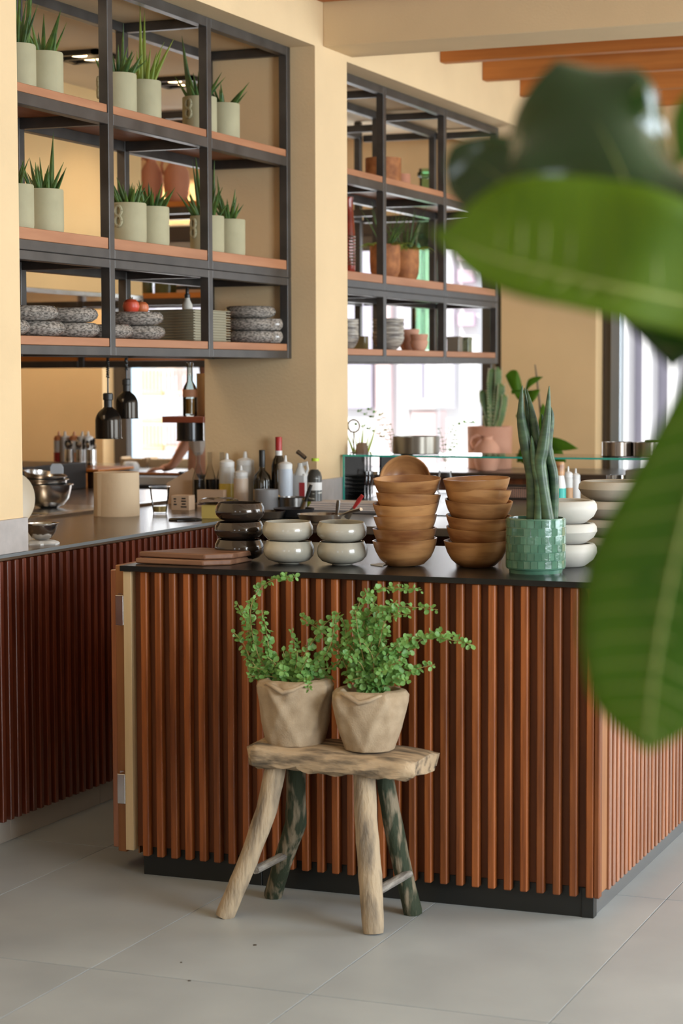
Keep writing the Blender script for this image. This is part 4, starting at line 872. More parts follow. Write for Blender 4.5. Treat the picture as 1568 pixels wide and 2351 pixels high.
for k, (u_, lb) in enumerate(((866, 'clear glass jar with steel lid under the glass shelf, left'), (890, 'clear glass jar with steel lid beside the first jar'))):
    t = thing('glass_jar', lb, 'jar', (at(u_, 1090, y=3.5).x, 3.5, ZC+.0)); put('jar_body', vase_jar(.026, .10)[1], glass, t); put('lid', MB().lathe([(.022, .10), (.022, .115), (.001, .116)], 24), steel, t)
for k in range(5):
    single('glass_plate', MB().lathe([(.03, 0), (.06, .006), (.075, .012), (.075, .014), (.058, .009), (.001, .005)], 36), mat('glassy_plate', (.55, .58, .58), .12, trans=.3), ['lowest', 'second lowest', 'middle', 'second highest', 'topmost'][k]+' of five glassy plates stacked under the glass shelf', 'plate', (at(965, 1085, y=3.6).x, 3.6, ZC+.001+k*.0185), group='glassy plates under the shelf')
# cactus pot and jug on the window counter
pc = Vector((at(1124, 1092, y=6.25).x, 6.25, LEDGE+.0005)); r = px(52, pc); h = px(98, pc)
t = thing('potted_cactus', 'tall branching cactus in a wide terracotta pot by the window frame', 'potted plant', pc)
put('pot', MB().lathe([(r*.93, 0), (r*.96, .004), (r, h), (r*.92, h), (r*.9, h-.03), (.001, h-.03)], 48), terral, t)
cm = mat('cactus_skin', (.16, .25, .08), .55, col2=(.07, .14, .06), nscale=16)
def cactus_arm(pts, w_):
    m = MB(); pts = [Vector(p_) for p_ in pts]; n = 24; fine = []
    for k in range(n+1):
        tt = k/n*(len(pts)-1); i = min(int(tt), len(pts)-2); fine.append(pts[i].lerp(pts[i+1], tt-i))
    ang = [2*PI*i/12 for i in range(12)]
    vs_ = []; fs_ = []
    for k, p_ in enumerate(fine):
        sc_ = w_*(1 if k < n-2 else (.8 if k < n-1 else (.55 if k < n else .1)))*(1+.07*math.sin(k*2.1))
        for i, a in enumerate(ang): rr2 = sc_*(1 if i % 4 == 0 else (.55 if i % 4 == 2 else .72)); vs_.append(p_+Vector((math.cos(a)*rr2, math.sin(a)*rr2, 0)))
    for k in range(n):
        for i in range(12): fs_.append((k*12+i, k*12+(i+1) % 12, (k+1)*12+(i+1) % 12, (k+1)*12+i))
    m.add(vs_, fs_); return m, fine
sp = mat('cactus_spine', (.65, .6, .4), .6)
def c3(u_, v_): return at(u_, v_, y=pc.y)-pc
spm = MB()
for pts, w_ in ((((1130, 1000), (1128, 930), (1127, 880), (1130, 845)), 13), (((1135, 1000), (1138, 930), (1142, 880), (1143, 842)), 9), (((1132, 995), (1118, 950), (1108, 920), (1106, 895)), 10), (((1135, 1000), (1150, 960), (1156, 930), (1158, 905)), 8), (((1132, 1005), (1132, 960), (1131, 930)), 9), (((1138, 985), (1147, 920), (1150, 880)), 10), (((1128, 1000), (1116, 975), (1113, 955)), 8)):
    m, fine = cactus_arm([c3(*p_) for p_ in pts], px(w_, pc)); put('cactus_branch', m, cm, t)
    for p_ in fine[2:-1]:
        for i in range(3): a = 2*PI*i/3+.2; e = Vector((math.cos(a), math.sin(a), .2)); spm.tube([p_+e*px(w_, pc)*.85, p_+e*px(w_, pc)*1.25], [.0025, .0015], 4)
put('spines', spm, sp, t)['kind'] = 'stuff'
jug('clay_jug', 'small smooth terracotta jug in front of the cactus pot', (at(1118, 1092, y=5.93-.0).x-.02, 5.60+.0, .0), .085, .25, terral, PI) if False else None
pj = at(1118, 1093, y=5.955); pj.z = LEDGE+.0005; hj = px(82, pj); rj = px(31, pj)
jug('clay_jug', 'small smooth terracotta jug in front of the cactus pot', pj, rj, hj, terral, PI+.25)
# ficus plant behind snake plant
def leafmesh(mid, wl_, wr_, side, nrm, nx=14, wave=.0, cup=.0, seed=0, fold=0):
    q_ = random.Random(seed); ph = q_.uniform(0, 6); mid = [Vector(p_) for p_ in mid]
    def samp(arr, t_):
        x_ = t_*(len(arr)-1); i = min(int(x_), len(arr)-2); f_ = x_-i
        p0_ = arr[max(i-1, 0)]; p1_ = arr[i]; p2_ = arr[i+1]; p3_ = arr[min(i+2, len(arr)-1)]
        return (p1_*2+(p2_-p0_)*f_+(p0_*2-p1_*5+p2_*4-p3_)*f_*f_+(p1_*3-p0_-p2_*3+p3_)*f_**3)*.5
    side = Vector(side).normalized(); nrm = Vector(nrm).normalized(); m = MB(); ny = 5; vs_ = []; cen = []
    for k in range(nx+1):
        t_ = k/nx; c_ = samp(mid, t_); a = max(0, samp(wl_, t_)); b = max(0, samp(wr_, t_)); cen.append(c_)
        for j in range(-ny, ny+1):
            s = j/ny; wd = (a if s < 0 else b); off = side*(s*wd)
            z = nrm*(-cup*abs(s)**1.6*max(a, b)+wave*max(a, b)*abs(s)**2*math.sin(t_*15+ph+(2 if s > 0 else 0))+fold*abs(s)*wd)
            vs_.append(c_+off+z)
    W_ = 2*ny+1; fs_ = [(k*W_+j, k*W_+j+1, (k+1)*W_+j+1, (k+1)*W_+j) for k in range(nx) for j in range(W_-1)]
    m.add(vs_, fs_); return m, cen, vs_, W_, ny
def leaf(parent, mid, wl_, wr_, side, nrm, mt, veins=True, vr=.002, **k):
    m, cen, vs_, W_, ny = leafmesh(mid, wl_, wr_, side, nrm, **k)
    o = put('leaf', m, mt, parent, 80); s_ = o.modifiers.new('thick', 'SOLIDIFY'); s_.thickness = .0012
    if veins:
        v = MB(); v.tube(cen, [vr*(1.3-.9*i/len(cen)) for i in range(len(cen))], 6)
        for i in range(2, len(cen)-3, 2):
            for s in (-1, 1):
                row = min(len(cen)-1, i+2); a = Vector(vs_[i*W_+ny]); b = Vector(vs_[(i+1)*W_+ny+s*3]); c_ = Vector(vs_[row*W_+ny+s*5]); v.tube([a, b, a.lerp(c_, .93)*.3+c_*.7*.93+b*.7*.07], [vr*.55, vr*.4, vr*.2], 5)
        put('leaf_veins', v, vein, o, 80)
    return o
fb = Vector((at(1230, 1100, y=5.9).x, 5.98, LEDGE+.0005))
t = thing('ficus_plant', 'small fiddle-leaf fig in a dark pot behind the snake plant', 'potted plant', fb)
put('pot', MB().lathe([(.07, 0), (.085, .01), (.09, .13), (.08, .13), (.001, .12)], 28), dkgreen, t)
put('trunk', MB().tube([(0, 0, .1), (.01, 0, .3), (-.02, 0, .55), (-.03, 0, .62)], [.009, .008, .006, .004], 8), bark, t)
def fl3(u_, v_, dy=0): return at(u_, v_, y=fb.y+dy)-fb
for (a, b, c_, w_) in (((1202, 905), (1185, 880), (1160, 862), 30), ((1205, 905), (1215, 880), (1247, 865), 10), ((1200, 905), (1190, 895), (1176, 905), 14), ((1205, 905), (1222, 910), (1240, 895), 14), ((1225, 1040), (1270, 1020), (1328, 1030), 16), ((1225, 1060), (1275, 1040), (1300, 1060), 22), ((1215, 1000), (1200, 960), (1184, 955), 20), ((1240, 1000), (1250, 960), (1246, 925), 12), ((1215, 1060), (1195, 1045), (1186, 1060), 16)):
    w2_ = px(w_, fb); leaf(t, [fl3(*a), fl3(*b, -.03), fl3(*c_, -.02)], [.1*w2_, w2_, w2_*.8, 0], [.1*w2_, w2_, w2_*.8, 0], upv if abs(c_[0]-a[0]) > 25 else rgt, -fwd, ficus, False, cup=.2, wave=.1)
# bottles right of the snake plant
bottle('teal_jar', 'white shaker with teal label and wooden cap under the glass shelf', 'jar', 1284, 1155, 30, 95, None, None, [('jar_body', [(.95, 0), (1, .02), (1, .5), (.7, .72)], white), ('teal_band', [(1.02, .05), (1.02, .45), (1.0, .46)], teal), ('wood_cap', [(.8, .72), (.82, .95), (.7, 1), (.001, 1)], bowlwood)], pos=(at(1284, 1130, y=2.78).x, 2.78, ZC))
squeeze('squeeze bottle of brown sauce right of the teal jar', 1303, 1150, 22, 80, clearp, white, .5, mat('tan_sauce', (.5, .28, .14), .5), pos=(at(1304, 1130, y=2.86).x, 2.86, ZC))
squeeze('white squeeze bottle right of the brown sauce', 1315, 1150, 22, 75, white, white, pos=(at(1317, 1130, y=2.92).x, 2.95, ZC))
p = Vector((at(1188, 1128, y=3.5).x, 3.5, ZC)); t = thing('wire_basket', 'black wire basket with fine bars right of the wooden bowls', 'basket', p)
m = MB()
for z in (.003, .05, .06): m.tube([(-.09, -.05, z), (.09, -.05, z+.0), (.09, .05, z), (-.09, .05, z), (-.09, -.05, z)], .0025, 5)
for k in range(19):
    for s in (-.05, .05): m.tube([(-.09+k*.01, s, .003), (-.09+k*.01, s, .06)], .0013, 4)
put('wire_frame', m, blackp, t)
single('terracotta_block', MB().cbox((-.07, -.03, 0), (.07, .03, .045), .004), terral, 'pinkish terracotta block standing in the wire basket', 'block', p+Vector((0, 0, .0045)))
# steel cup, printed carton, machine under the right end of the glass
cylv('steel_cup', 'tall steel cup under the right end of the glass shelf', 'cup', (at(1413, 1120, y=3.2).x, 3.2, ZC), px(21, (at(1413, 1120, y=3.2))), .13, steel)
t = thing('printed_carton', 'narrow white carton with black symbols beside the steel cup', 'box', (at(1450, 1110, y=3.25).x, 3.25, ZC)); put('box_body', MB().cbox((-.022, -.02, 0), (.022, .02, .15), .001), white, t)
m = MB()
for (a, b, c_, d) in ((-.014, -.006, .115, .125), (-.014, -.008, .085, .105), (-.010, -.004, .07, .082), (-.012, .0, .06, .066), (-.006, .012, .02, .045)): m.box((a, -.0208, c_), (b, -.0203, d))
put('print', m, blackp, t)
t = thing('coffee_grinder', 'grey-brown metal box machine with round dial half behind the leaf', 'machine', (at(1500, 1110, y=3.24).x, 3.24, ZC)); put('machine_body', MB().cbox((-.065, -.05, 0), (.10, .05, .185), .004), mat('machine_grey', (.25, .22, .19), .4, metal=.5), t)
put('dial', MB().lathe([(.001, 0), (.02, 0), (.02, .012), (.001, .012)], 20), steel, t); t.children[-1].location = (0, -.0505, .11); t.children[-1].rotation_euler = (PI/2, 0, 0)
p = Vector((at(1345, 1140, y=2.72).x, 2.70, ZC)); m = MB()
for k in range(3): m.cbox((-.11+.008*k, -.07, .0005+k*.007), (.13-.012*k, .07-.006*k, .007+k*.007), .003)
single('folded_towel', m, mat('green_hem_towel', (.60, .55, .55), .95, bump=.3), 'folded pale towel with green hem behind the white bowls', 'towel', p)
# ------------------------------------------------------------------ island top: boards and bowls
for k in range(2):
    pc0 = at(400, 1282 if k == 0 else 1270, z=ZC)
    pts = [(1.0*a, b) for a, b in ((-.165, -.115), (.12, -.115), (.175, .0), (.15, .12), (-.03, .12))]
    poly = [(-.175, -.055), (.03, -.115), (.105, -.06), (.14, .10), (-.02, .115)] if False else [(-.17, -.085), (.06, -.10), (.125, -.04), (.135, .10), (-.06, .105)]
    o = single('cutting_board', MB().prism(poly, 0, .017), boardw, ['lower brown wooden serving board at the left end of the island', 'upper brown wooden serving board, on top of the other'][k], 'board', (-1.262+k*.008, .13+k*.008, ZC+.0005+k*.0185), .02-k*.05, group='serving boards on the island')
    bv = o.modifiers.new('bev', 'BEVEL'); bv.width = .004; bv.segments = 2; bv.limit_method = 'ANGLE'
def round_bowl(r, h): # pinched rim round bowl
    return [(r*.40, 0), (r*.42, h*.04), (r*.55, h*.06), (r*.8, h*.16), (r*.96, h*.36), (r, h*.56), (r*.97, h*.78), (r*.90, h*.93), (r*.885, h*.985), (r*.86, h), (r*.83, h*.98), (r*.84, h*.9), (r*.9, h*.7), (r*.92, h*.5), (r*.78, h*.22), (r*.4, h*.12), (.001, h*.11)]
def bstack(name, u_, v_, wpx, hs, mats, labs, group, seed, prof=round_bowl, tilt=.02, gap=.0):
    p0 = stand(u_, v_, .075); r = px(wpx/2, p0); q_ = random.Random(seed); z = ZC+.0005
    for k, (hpx, lab) in enumerate(zip(hs, labs)):
        h = px(hpx, p0); o = single(name, MB().lathe(prof(r, h*1.04), 56), mats, lab, 'bowl', (p0.x+q_.uniform(-.003, .003), p0.y+q_.uniform(-.003, .003), z), group=group, rot=(q_.uniform(-tilt, tilt), q_.uniform(-tilt, tilt), q_.uniform(0, 6)))
        z += h*.985
    return p0, r
bstack('black_bowl', 550, 1292, 114, (47, 42, 44), blackglaze, ['shiny black-bronze bowl, lowest of its stack of three', 'shiny black-bronze bowl, middle of its stack of three', 'shiny black-bronze bowl, topmost of its stack of three'], 'black-bronze bowls', 1)
bstack('grey_bowl', 660, 1299, 118, (50, 46), greyglaze, ['cream-grey glazed bowl, lower one next to the black bowls', 'cream-grey glazed bowl, upper one next to the black bowls'], 'cream-grey glazed bowls', 2)
bstack('grey_bowl', 787, 1301, 117, (51, 46), greyglaze, ['cream-grey glazed bowl, lower one next to the wooden bowls', 'cream-grey glazed bowl, upper tilted one next to the wooden bowls'], 'cream-grey glazed bowls', 3, tilt=.05)
# wooden bowls: flared
def wood_stack(u_, v_, rims, label, seed):
    """rims: (rim pixel v at centre, half width px, tilt deg)"""
    p0 = stand(u_, v_, .05); q_ = random.Random(seed); z = ZC+.0005
    for k, (hv, hw, tl, du) in enumerate(rims):
        r = px(hw, p0); top_z = at(u_, hv, y=p0.y).z; h = .078 if k == 0 else .07
        base = ZC+.0005 if k == 0 else top_z-h
        m = MB().lathe([(r*.45, 0), (r*.56, h*.03), (r*.78, h*.28), (r*.9, h*.55), (r*.965, h*.8), (r, h), (r*.955, h), (r*.9, h*.8), (r*.83, h*.55), (r*.70, h*.3), (r*.45, h*.14), (.001, h*.11)], 56, fr=lambda a, kk, zz: 1+.012*math.sin(2*a+k))
        nm = ['lowest', 'second from the bottom', 'third from the bottom', 'fourth from the bottom', 'fifth from the bottom', 'topmost'][k]
        single('wooden_bowl', m, bowlwood, 'wooden bowl, %s in the %s' % (nm, label), 'bowl', (p0.x+px(du, p0), p0.y, base), group='stacked wooden bowls', rot=(q_.uniform(-.02, .02), math.radians(tl), q_.uniform(0, 6)))
wood_stack(932, 1302, ((1236, 75, -2.5, 0), (1212, 74, -1, -2), (1183, 74, 2, 0), (1153, 76, 4, 2), (1133, 74, 3, 4), (1098, 77, -4, 4)), 'left wooden stack', 4)
wood_stack(1095, 1304, ((1240, 76, 1.5, 0), (1210, 74, 4, 2), (1183, 76, 4, 3), (1148, 79, -4, 2), (1123, 76, -3, 1), (1098, 78, -2, 0)), 'right wooden stack beside the green pot', 5)
# wooden bowls leaning behind
p = Vector((-.62, .52, ZC))
pw = at(930, 1100, y=1.35)
single('wooden_bowl', MB().lathe([(.03, 0), (.05, .006), (.085, .03), (.105, .07), (.10, .07), (.08, .035), (.04, .014), (.001, .012)], 48), bowlwood, 'pale wooden bowl standing on edge behind the left wooden stack', 'bowl', (at(930, 1120, y=2.46).x, 2.47, ZC+.115), rot=(PI/2-.3, 0, .3), group='stacked wooden bowls')
cylv('wooden_dish', 'dark wooden dish in the shade between the two wooden stacks', 'dish', (-.50, .52, ZC+.0005), .07, .05, bowlwood)
# white and beige stacked bowls at right
def wbowl(r, h): return [(r*.62, 0), (r*.66, h*.03), (r*.9, h*.3), (r, h*.6), (r*.985, h*.82), (r*.92, h*.97), (r*.86, h), (r*.80, h*.96), (r*.84, h*.8), (r*.78, h*.4), (r*.5, h*.14), (.001, h*.12)]
p0 = stand(1292, 1305, .08); r = px(78, p0); z = ZC+.0005
for k, hpx in enumerate((52, 46, 52)):
    h = px(hpx, p0)*1.02; single('white_bowl', MB().lathe(wbowl(r, h), 56), whitebowl, 'matt white rounded bowl, %s of the stack behind the green pot' % ['lowest', 'middle', 'topmost'][k], 'bowl', (p0.x, p0.y, z), group='matt white bowls'); z += h*.985
p0 = Vector((-.16, .86, ZC)); p0.x = at(1412, 1200, y=.86).x; r = px(84, p0); z = ZC+.0005
for k, hpx in enumerate((40, 40, 42, 44)):
    h = px(hpx, p0)*1.02; single('beige_bowl', MB().lathe(wbowl(r, h), 56), beigebowl, 'matt beige bowl, %s of the stack half hidden by the big leaf' % ['lowest', 'second', 'third', 'topmost'][k], 'bowl', (p0.x, p0.y, z), group='matt beige bowls'); z += h*.985
# napkin
single('white_napkin', MB().prism([(-.03, -.02), (.022, -.055), (.012, -.01), (.02, .03), (-.02, .03)], 0, .002), white, 'corner of a white napkin under the wooden bowls', 'napkin', (at(872, 1298, z=ZC).x, at(872, 1298, z=ZC).y+.02, ZC+.0005))
# green tiled pot with snake plant
pg = stand(1230, 1320, .08); r = px(69, pg); h = px(126, pg); foot = px(10, pg)
t = thing('potted_snake_plant', 'cylindrical snake plant in a glossy green tiled pot on the island corner', 'potted plant', pg)
put('pot', MB().lathe([(r*.88, 0), (r*.9, foot*.8), (r*.97, foot), (r*.985, foot+.003), (r*.985, h-.003), (r*.97, h), (r*.9, h), (r*.88, h-.025), (.001, h-.025)], 64), greentile, t)
rows = 6; rh = (h-foot-.006)/rows
for i in range(rows):
    nt = 26
    for k in range(nt):
        if R.random() < .0: continue
        a0 = 2*PI*(k+.5*(i % 2))/nt; a1 = a0+2*PI/nt*.93; z0_ = foot+.003+i*rh+.001; z1_ = z0_+rh-.0018; r2 = r*R.uniform(.992, 1.003); vs_ = []
        for a in (a0, (a0+a1)/2, a1):
            for zz in (z0_, z1_): vs_ += [(math.cos(a)*r*.98, math.sin(a)*r*.98, zz), (math.cos(a)*r2, math.sin(a)*r2, zz+(.0006 if zz == z0_ else -.0006))]
        fs_ = [(1, 5, 7, 3), (5, 9, 11, 7), (0, 1, 3, 2), (8, 10, 11, 9), (0, 4, 5, 1), (4, 8, 9, 5), (2, 3, 7, 6), (6, 7, 11, 10)]
        put('tile', MB().add(vs_, fs_), greentile, t, 20)
put('soil', MB().lathe([(r*.89, h-.026), (r*.89, h-.02), (.001, h-.016)], 24), soil, t)
def s3(u_, v_, dy): return at(u_, v_, y=pg.y+dy)-pg
for pts, w_, dy in ((((1222, 1195), (1222, 1100), (1205, 1010), (1196, 950), (1199, 885)), 13, -.02), (((1238, 1195), (1232, 1110), (1218, 1030), (1212, 960), (1204, 890)), 11, .02),
        (((1258, 1195), (1246, 1090), (1232, 1010), (1222, 950), (1209, 893)), 11, .0), (((1262, 1195), (1240, 1080), (1246, 1030), (1256, 960), (1261, 886)), 13, -.035),
        (((1270, 1195), (1272, 1100), (1258, 1030), (1266, 960), (1262, 930)), 10, .02), (((1250, 1195), (1243, 1130), (1236, 1070), (1222, 1000), (1214, 965)), 10, .03),
        (((1236, 1195), (1238, 1120), (1226, 1050), (1220, 1000)), 10, -.04), (((1246, 1195), (1256, 1120), (1262, 1050), (1250, 990), (1244, 950)), 10, .04)):
    P3 = [s3(a, b, dy*(1-.4*i/4)) for i, (a, b) in enumerate(pts)]; P3[0].z = h-.03; fine = []
    for i in range(len(P3)-1):
        for k in range(5):
            f_ = k/5; p0_, p1_, p2_, p3_ = P3[max(i-1, 0)], P3[i], P3[i+1], P3[min(i+2, len(P3)-1)]
            fine.append((p1_*2+(p2_-p0_)*f_+(p0_*2-p1_*5+p2_*4-p3_)*f_*f_+(p1_*3-p0_-p2_*3+p3_)*f_**3)*.5)
    fine.append(P3[-1]); n = len(fine); w2_ = px(w_*1.12, pg)
    put('leaf', MB().tube(fine, [w2_*(1-.95*max(0, (k/(n-1)-.45)/.55)**1.5) for k in range(n)], 12), snake, t)
# ------------------------------------------------------------------ stool and burlap pots
st = thing('wooden_stool', 'rustic weathered wooden stool in front of the island counter', 'stool', (-.71, -.25, 0)); SB = Vector((-.71, -.25, 0))
yf = -.345; a = at(560, 1760, y=yf); b = at(940, 1780, y=yf); ztop = at(640, 1722, y=yf).z
zt2 = at(900, 1735, y=yf).z; zbt = at(700, 1778, y=yf).z
q_ = random.Random(3)
nx, ny = 26, 10; vs_ = []; fs_ = []
x0, x1 = a.x+.005, b.x; y0_, y1_ = yf, -.125
def seatpt(i, j): # ring cross section
    t_ = i/nx; x_ = x0+(x1-x0)*t_; ang = 2*PI*j/(2*ny)
    cz = (ztop+zbt)/2+.002; hz_ = (ztop-zbt)/2*(1+.12*math.sin(t_*3+1)+.06*math.sin(t_*17)); hy = (y1_-y0_)/2
    e = .45; cc, ss = math.cos(ang), math.sin(ang); endf = 1 if 0 < i < nx else .86
    yy = (y0_+y1_)/2+hy*math.copysign(abs(cc)**e, cc)*(1+.03*math.sin(t_*9+2))*endf; zz = cz+hz_*math.copysign(abs(ss)**e, ss)*endf+(t_-.5)*-.012
    nzv = .0035*(math.sin(x_*61+j*1.9)+math.sin(x_*37+j*3.1)) if ss < .5 else .001*math.sin(x_*40+j)
    return Vector((x_+.006*math.sin(j*1.3)*(1 if i in (0, nx) else 0)+(yy-y0_)*.05*(t_ > .5 and (t_-.5)*2 or 0), yy+nzv*.6, zz+nzv))-SB
for i in range(nx+1):
    for j in range(2*ny): vs_.append(seatpt(i, j))
for i in range(nx):
    for j in range(2*ny): fs_.append((i*2*ny+j, i*2*ny+(j+1) % (2*ny), (i+1)*2*ny+(j+1) % (2*ny), (i+1)*2*ny+j))
fs_.append(tuple(range(2*ny-1, -1, -1))); fs_.append(tuple(nx*2*ny+j for j in range(2*ny)))
put('seat', MB().add(vs_, fs_), driftw, st, 50)
def leg(pts, ws, y_s, m_, seed, n=12, flat=1):
    P3 = [at(a, b, y=yy)-SB for (a, b), yy in zip(pts, y_s)]; P3[-1].z = .012; fine = []; rs = []
    for i in range(len(P3)-1):
        for k in range(5): f_ = k/5; fine.append(P3[i].lerp(P3[i+1], f_)); rs.append((ws[i]*(1-f_)+ws[i+1]*f_))
    fine.append(P3[-1]); rs.append(ws[-1]); q2 = random.Random(seed)
    rs = [px(w_/2, p_+SB)*(1+q2.uniform(-.03, .03)) for w_, p_ in zip(rs, fine)]
    e = (fine[-1]-fine[-2]).normalized(); fine.append(fine[-1]+Vector((e.x*.01, e.y*.01, -.0115))); rs.append(rs[-1]*.93)
    o = put('leg', MB().tube(fine, rs, n, 0, flat), m_, st, 50); return o
leg([(634, 1758), (612, 1860), (570, 1975), (519, 2100)], (50, 50, 46, 46), (-.29, -.30, -.33, -.355), driftl, 1, 10)['label'] = 'bleached splayed leg, front left'
leg([(680, 1762), (680, 1890), (652, 1970), (628, 2052)], (44, 50, 44, 42), (-.19, -.17, -.15, -.115), driftg, 2, 9)['label'] = 'crooked leg with dark green paint'
leg([(836, 1762), (840, 1880), (850, 2010), (857, 2137)], (52, 55, 56, 52), (-.29, -.31, -.34, -.36), driftl, 3, 10)['label'] = 'straight bleached leg, front right'
leg([(880, 1765), (900, 1880), (922, 1985), (947, 2088)], (44, 48, 46, 46), (-.19, -.175, -.16, -.14), driftg, 4, 8)['label'] = 'dark green painted leg, back right'
put('stretcher', MB().tube([at(585, 1998, y=-.325)-SB, at(655, 1962, y=-.16)-SB], [.0155, .0145], 8, 0, .7), driftw2, st)
put('stretcher', MB().tube([at(862, 2048, y=-.345)-SB, at(938, 2005, y=-.165)-SB], [.0165, .0145], 8, 0, .7), driftw2, st)
def burlap_pot(label, uc, vb, vt, wtop, wbot, seed, paths, twist):
    ybase = -.245; p = at(uc, vb, y=ybase-.04); zb_ = p.z; c = Vector((p.x, ybase, zb_)); s_ = dist(c)/F
    q_ = random.Random(seed); rt, rb_ = wtop/2*s_, wbot/2*s_; h_ = (vb-vt)*s_
    t = thing('burlap_potted_herb', label, 'potted plant', c)
    ph = [q_.uniform(0, 6.28) for _ in range(6)]
    rid = [(-1.35+.35*math.sin(ph[0])+q_.uniform(-.15, .15), twist*.8, .075), (-2.2, twist*.3, .06), (-.55, -twist*.5, .06), (.6, .5, .07), (1.9, -.4, .06), (2.9, .6, .07), (-1.75, -twist*.9, .045)]
    def fr(a, k, z):
        kk = z/h_; f = 1+.03*kk*math.sin(3*a+ph[1])
        for (a0, tw_, am) in rid:
            d = (a-a0-tw_*(kk-.4)+PI) % (2*PI)-PI; f += am*(.35+.65*kk)*math.exp(-(d/.13)**2)-am*.55*(.4+.6*kk)*math.exp(-((d-.27)/.15)**2)
        if kk > .8: f += .05*math.sin(5*a+ph[3])*(kk-.8)*5
        return f
    key = [(rb_*.7, 0), (rb_*.98, .004), (rb_*1.04, h_*.10), (rb_*.55+rt*.45, h_*.35), (rt*.90, h_*.62), (rt*.96, h_*.80), (rt*.95, h_*.91), (rt*.86, h_*.98), (rt*.72, h_*1.0), (rt*.62, h_*.95), (rt*.56, h_*.82)]
    pf = []
    for (a_, b_), (c_, d_) in zip(key[:-1], key[1:]):
        for q2 in range(4): pf.append((a_+(c_-a_)*q2/4, b_+(d_-b_)*q2/4))
    pf.append(key[-1])
    put('burlap_wrap', MB().lathe(pf, 160, fr=fr), burlap, t, 60)
    a0 = -1.45; pts = [(math.cos(a0+d_)*rt*r_, math.sin(a0+d_)*rt*r_, h_*z_) for d_, r_, z_ in ((-.75, .86, .93), (-.5, .93, .97), (-.25, .96, .93), (0, .99, .86), (.25, .97, .90), (.5, .92, .96), (.75, .84, .95))]
    put('burlap_fold', MB().tube(pts, [.004, .009, .012, .013, .012, .009, .004], 9, 0, .55), burlap, t, 60)
    put('soil', MB().lathe([(rt*.52, h_*.8), (rt*.5, h_*.84), (.001, h_*.86)], 20), soil, t)
    stm = MB(); lf = MB()
    for path, dep in paths:
        P3 = [at(a, b, y=ybase+dep*(i/max(1, len(path)-1)))-c for i, (a, b) in enumerate(path)]; fine = []
        P3[0] = Vector((P3[0].x*.5, 0, h_*.84))
        for i in range(len(P3)-1):
            for k in range(8):
                f_ = k/8; a_, b_, c_, d_ = P3[max(i-1, 0)], P3[i], P3[i+1], P3[min(i+2, len(P3)-1)]
                fine.append((b_*2+(c_-a_)*f_+(a_*2-b_*5+c_*4-d_)*f_*f_+(b_*3-a_-c_*3+d_)*f_**3)*.5)
        fine.append(P3[-1]); n = len(fine); stm.tube(fine, [.0022*(1-.6*k/n) for k in range(n)], 5)
        last = fine[0]; L0 = .0235
        for k in range(2, n):
            if (fine[k]-last).length < .0095: continue
            last = fine[k]; td_ = (fine[k]-fine[k-1]).normalized(); a0 = q_.uniform(0, PI)
            for s2_ in range(q_.choice((3, 4, 5))):
                aa = a0+s2_*PI*.62; nv = Vector((.25+q_.uniform(-.8, .8), -.6+q_.uniform(-.7, .7), .6+q_.uniform(-.5, .5))).normalized(); base_ = Vector((math.cos(aa), math.sin(aa)*.5, math.sin(aa*1.7))); o1 = (base_-nv*base_.dot(nv)).normalized(); o2 = nv.cross(o1).normalized(); L = L0*q_.uniform(.5, 1.0)*(1-.35*k/n)
                nn = (o1.cross(o2)).normalized(); b = fine[k]+o1*.003+Vector((q_.uniform(-1, 1), q_.uniform(-1, 1), q_.uniform(-1, 1)))*.002
                lf.add([b, b+o1*L*.3+o2*L*.38+nn*L*.05, b+o1*L*.7+o2*L*.42+nn*L*.1, b+o1*L*1.02+o2*L*.2+nn*L*.05, b+o1*L*1.02-o2*L*.2+nn*L*.05, b+o1*L*.7-o2*L*.42+nn*L*.1, b+o1*L*.3-o2*L*.38+nn*L*.05, b+o1*L*.6-nn*L*.04], [(i, (i+1) % 7, 7) for i in range(7)])
    put('stem', stm, stemm, t); o = put('leaves', lf, leafg, t, 60); o['kind'] = 'stuff'
    return t
def bush(cx, cy, w_, h_, n, seed, depth=.07):
    q_ = random.Random(seed); out = []
    for k in range(n):
        ex, ey = cx+q_.uniform(-w_, w_), cy+q_.uniform(-h_, h_*.9); out.append(([(cx+q_.uniform(-20, 20), 1600), ((cx+ex)/2+q_.uniform(-12, 12), (1570+ey)/2-8), (ex, ey)], q_.uniform(-depth, depth)))
    return out
L1 = [([(650, 1600), (600, 1520), (575, 1420), (590, 1360), (630, 1330), (680, 1325)], -.03), ([(640, 1600), (590, 1540), (560, 1480), (535, 1450)], .0), ([(645, 1600), (590, 1510), (570, 1440), (545, 1385)], .02), ([(655, 1600), (625, 1520), (610, 1440), (600, 1400)], -.03),
      ([(665, 1600), (690, 1520), (740, 1440), (770, 1415)], 0), ([(660, 1600), (680, 1530), (676, 1480), (672, 1450)], .02), ([(660, 1600), (720, 1530), (755, 1490), (770, 1420)], -.02), ([(660, 1600), (730, 1540), (770, 1530), (790, 1500)], .01), ([(660, 1600), (610, 1560), (580, 1520)], -.02), ([(665, 1600), (690, 1560), (705, 1560), (710, 1582)], -.08)]+bush(665, 1530, 95, 38, 22, 1)
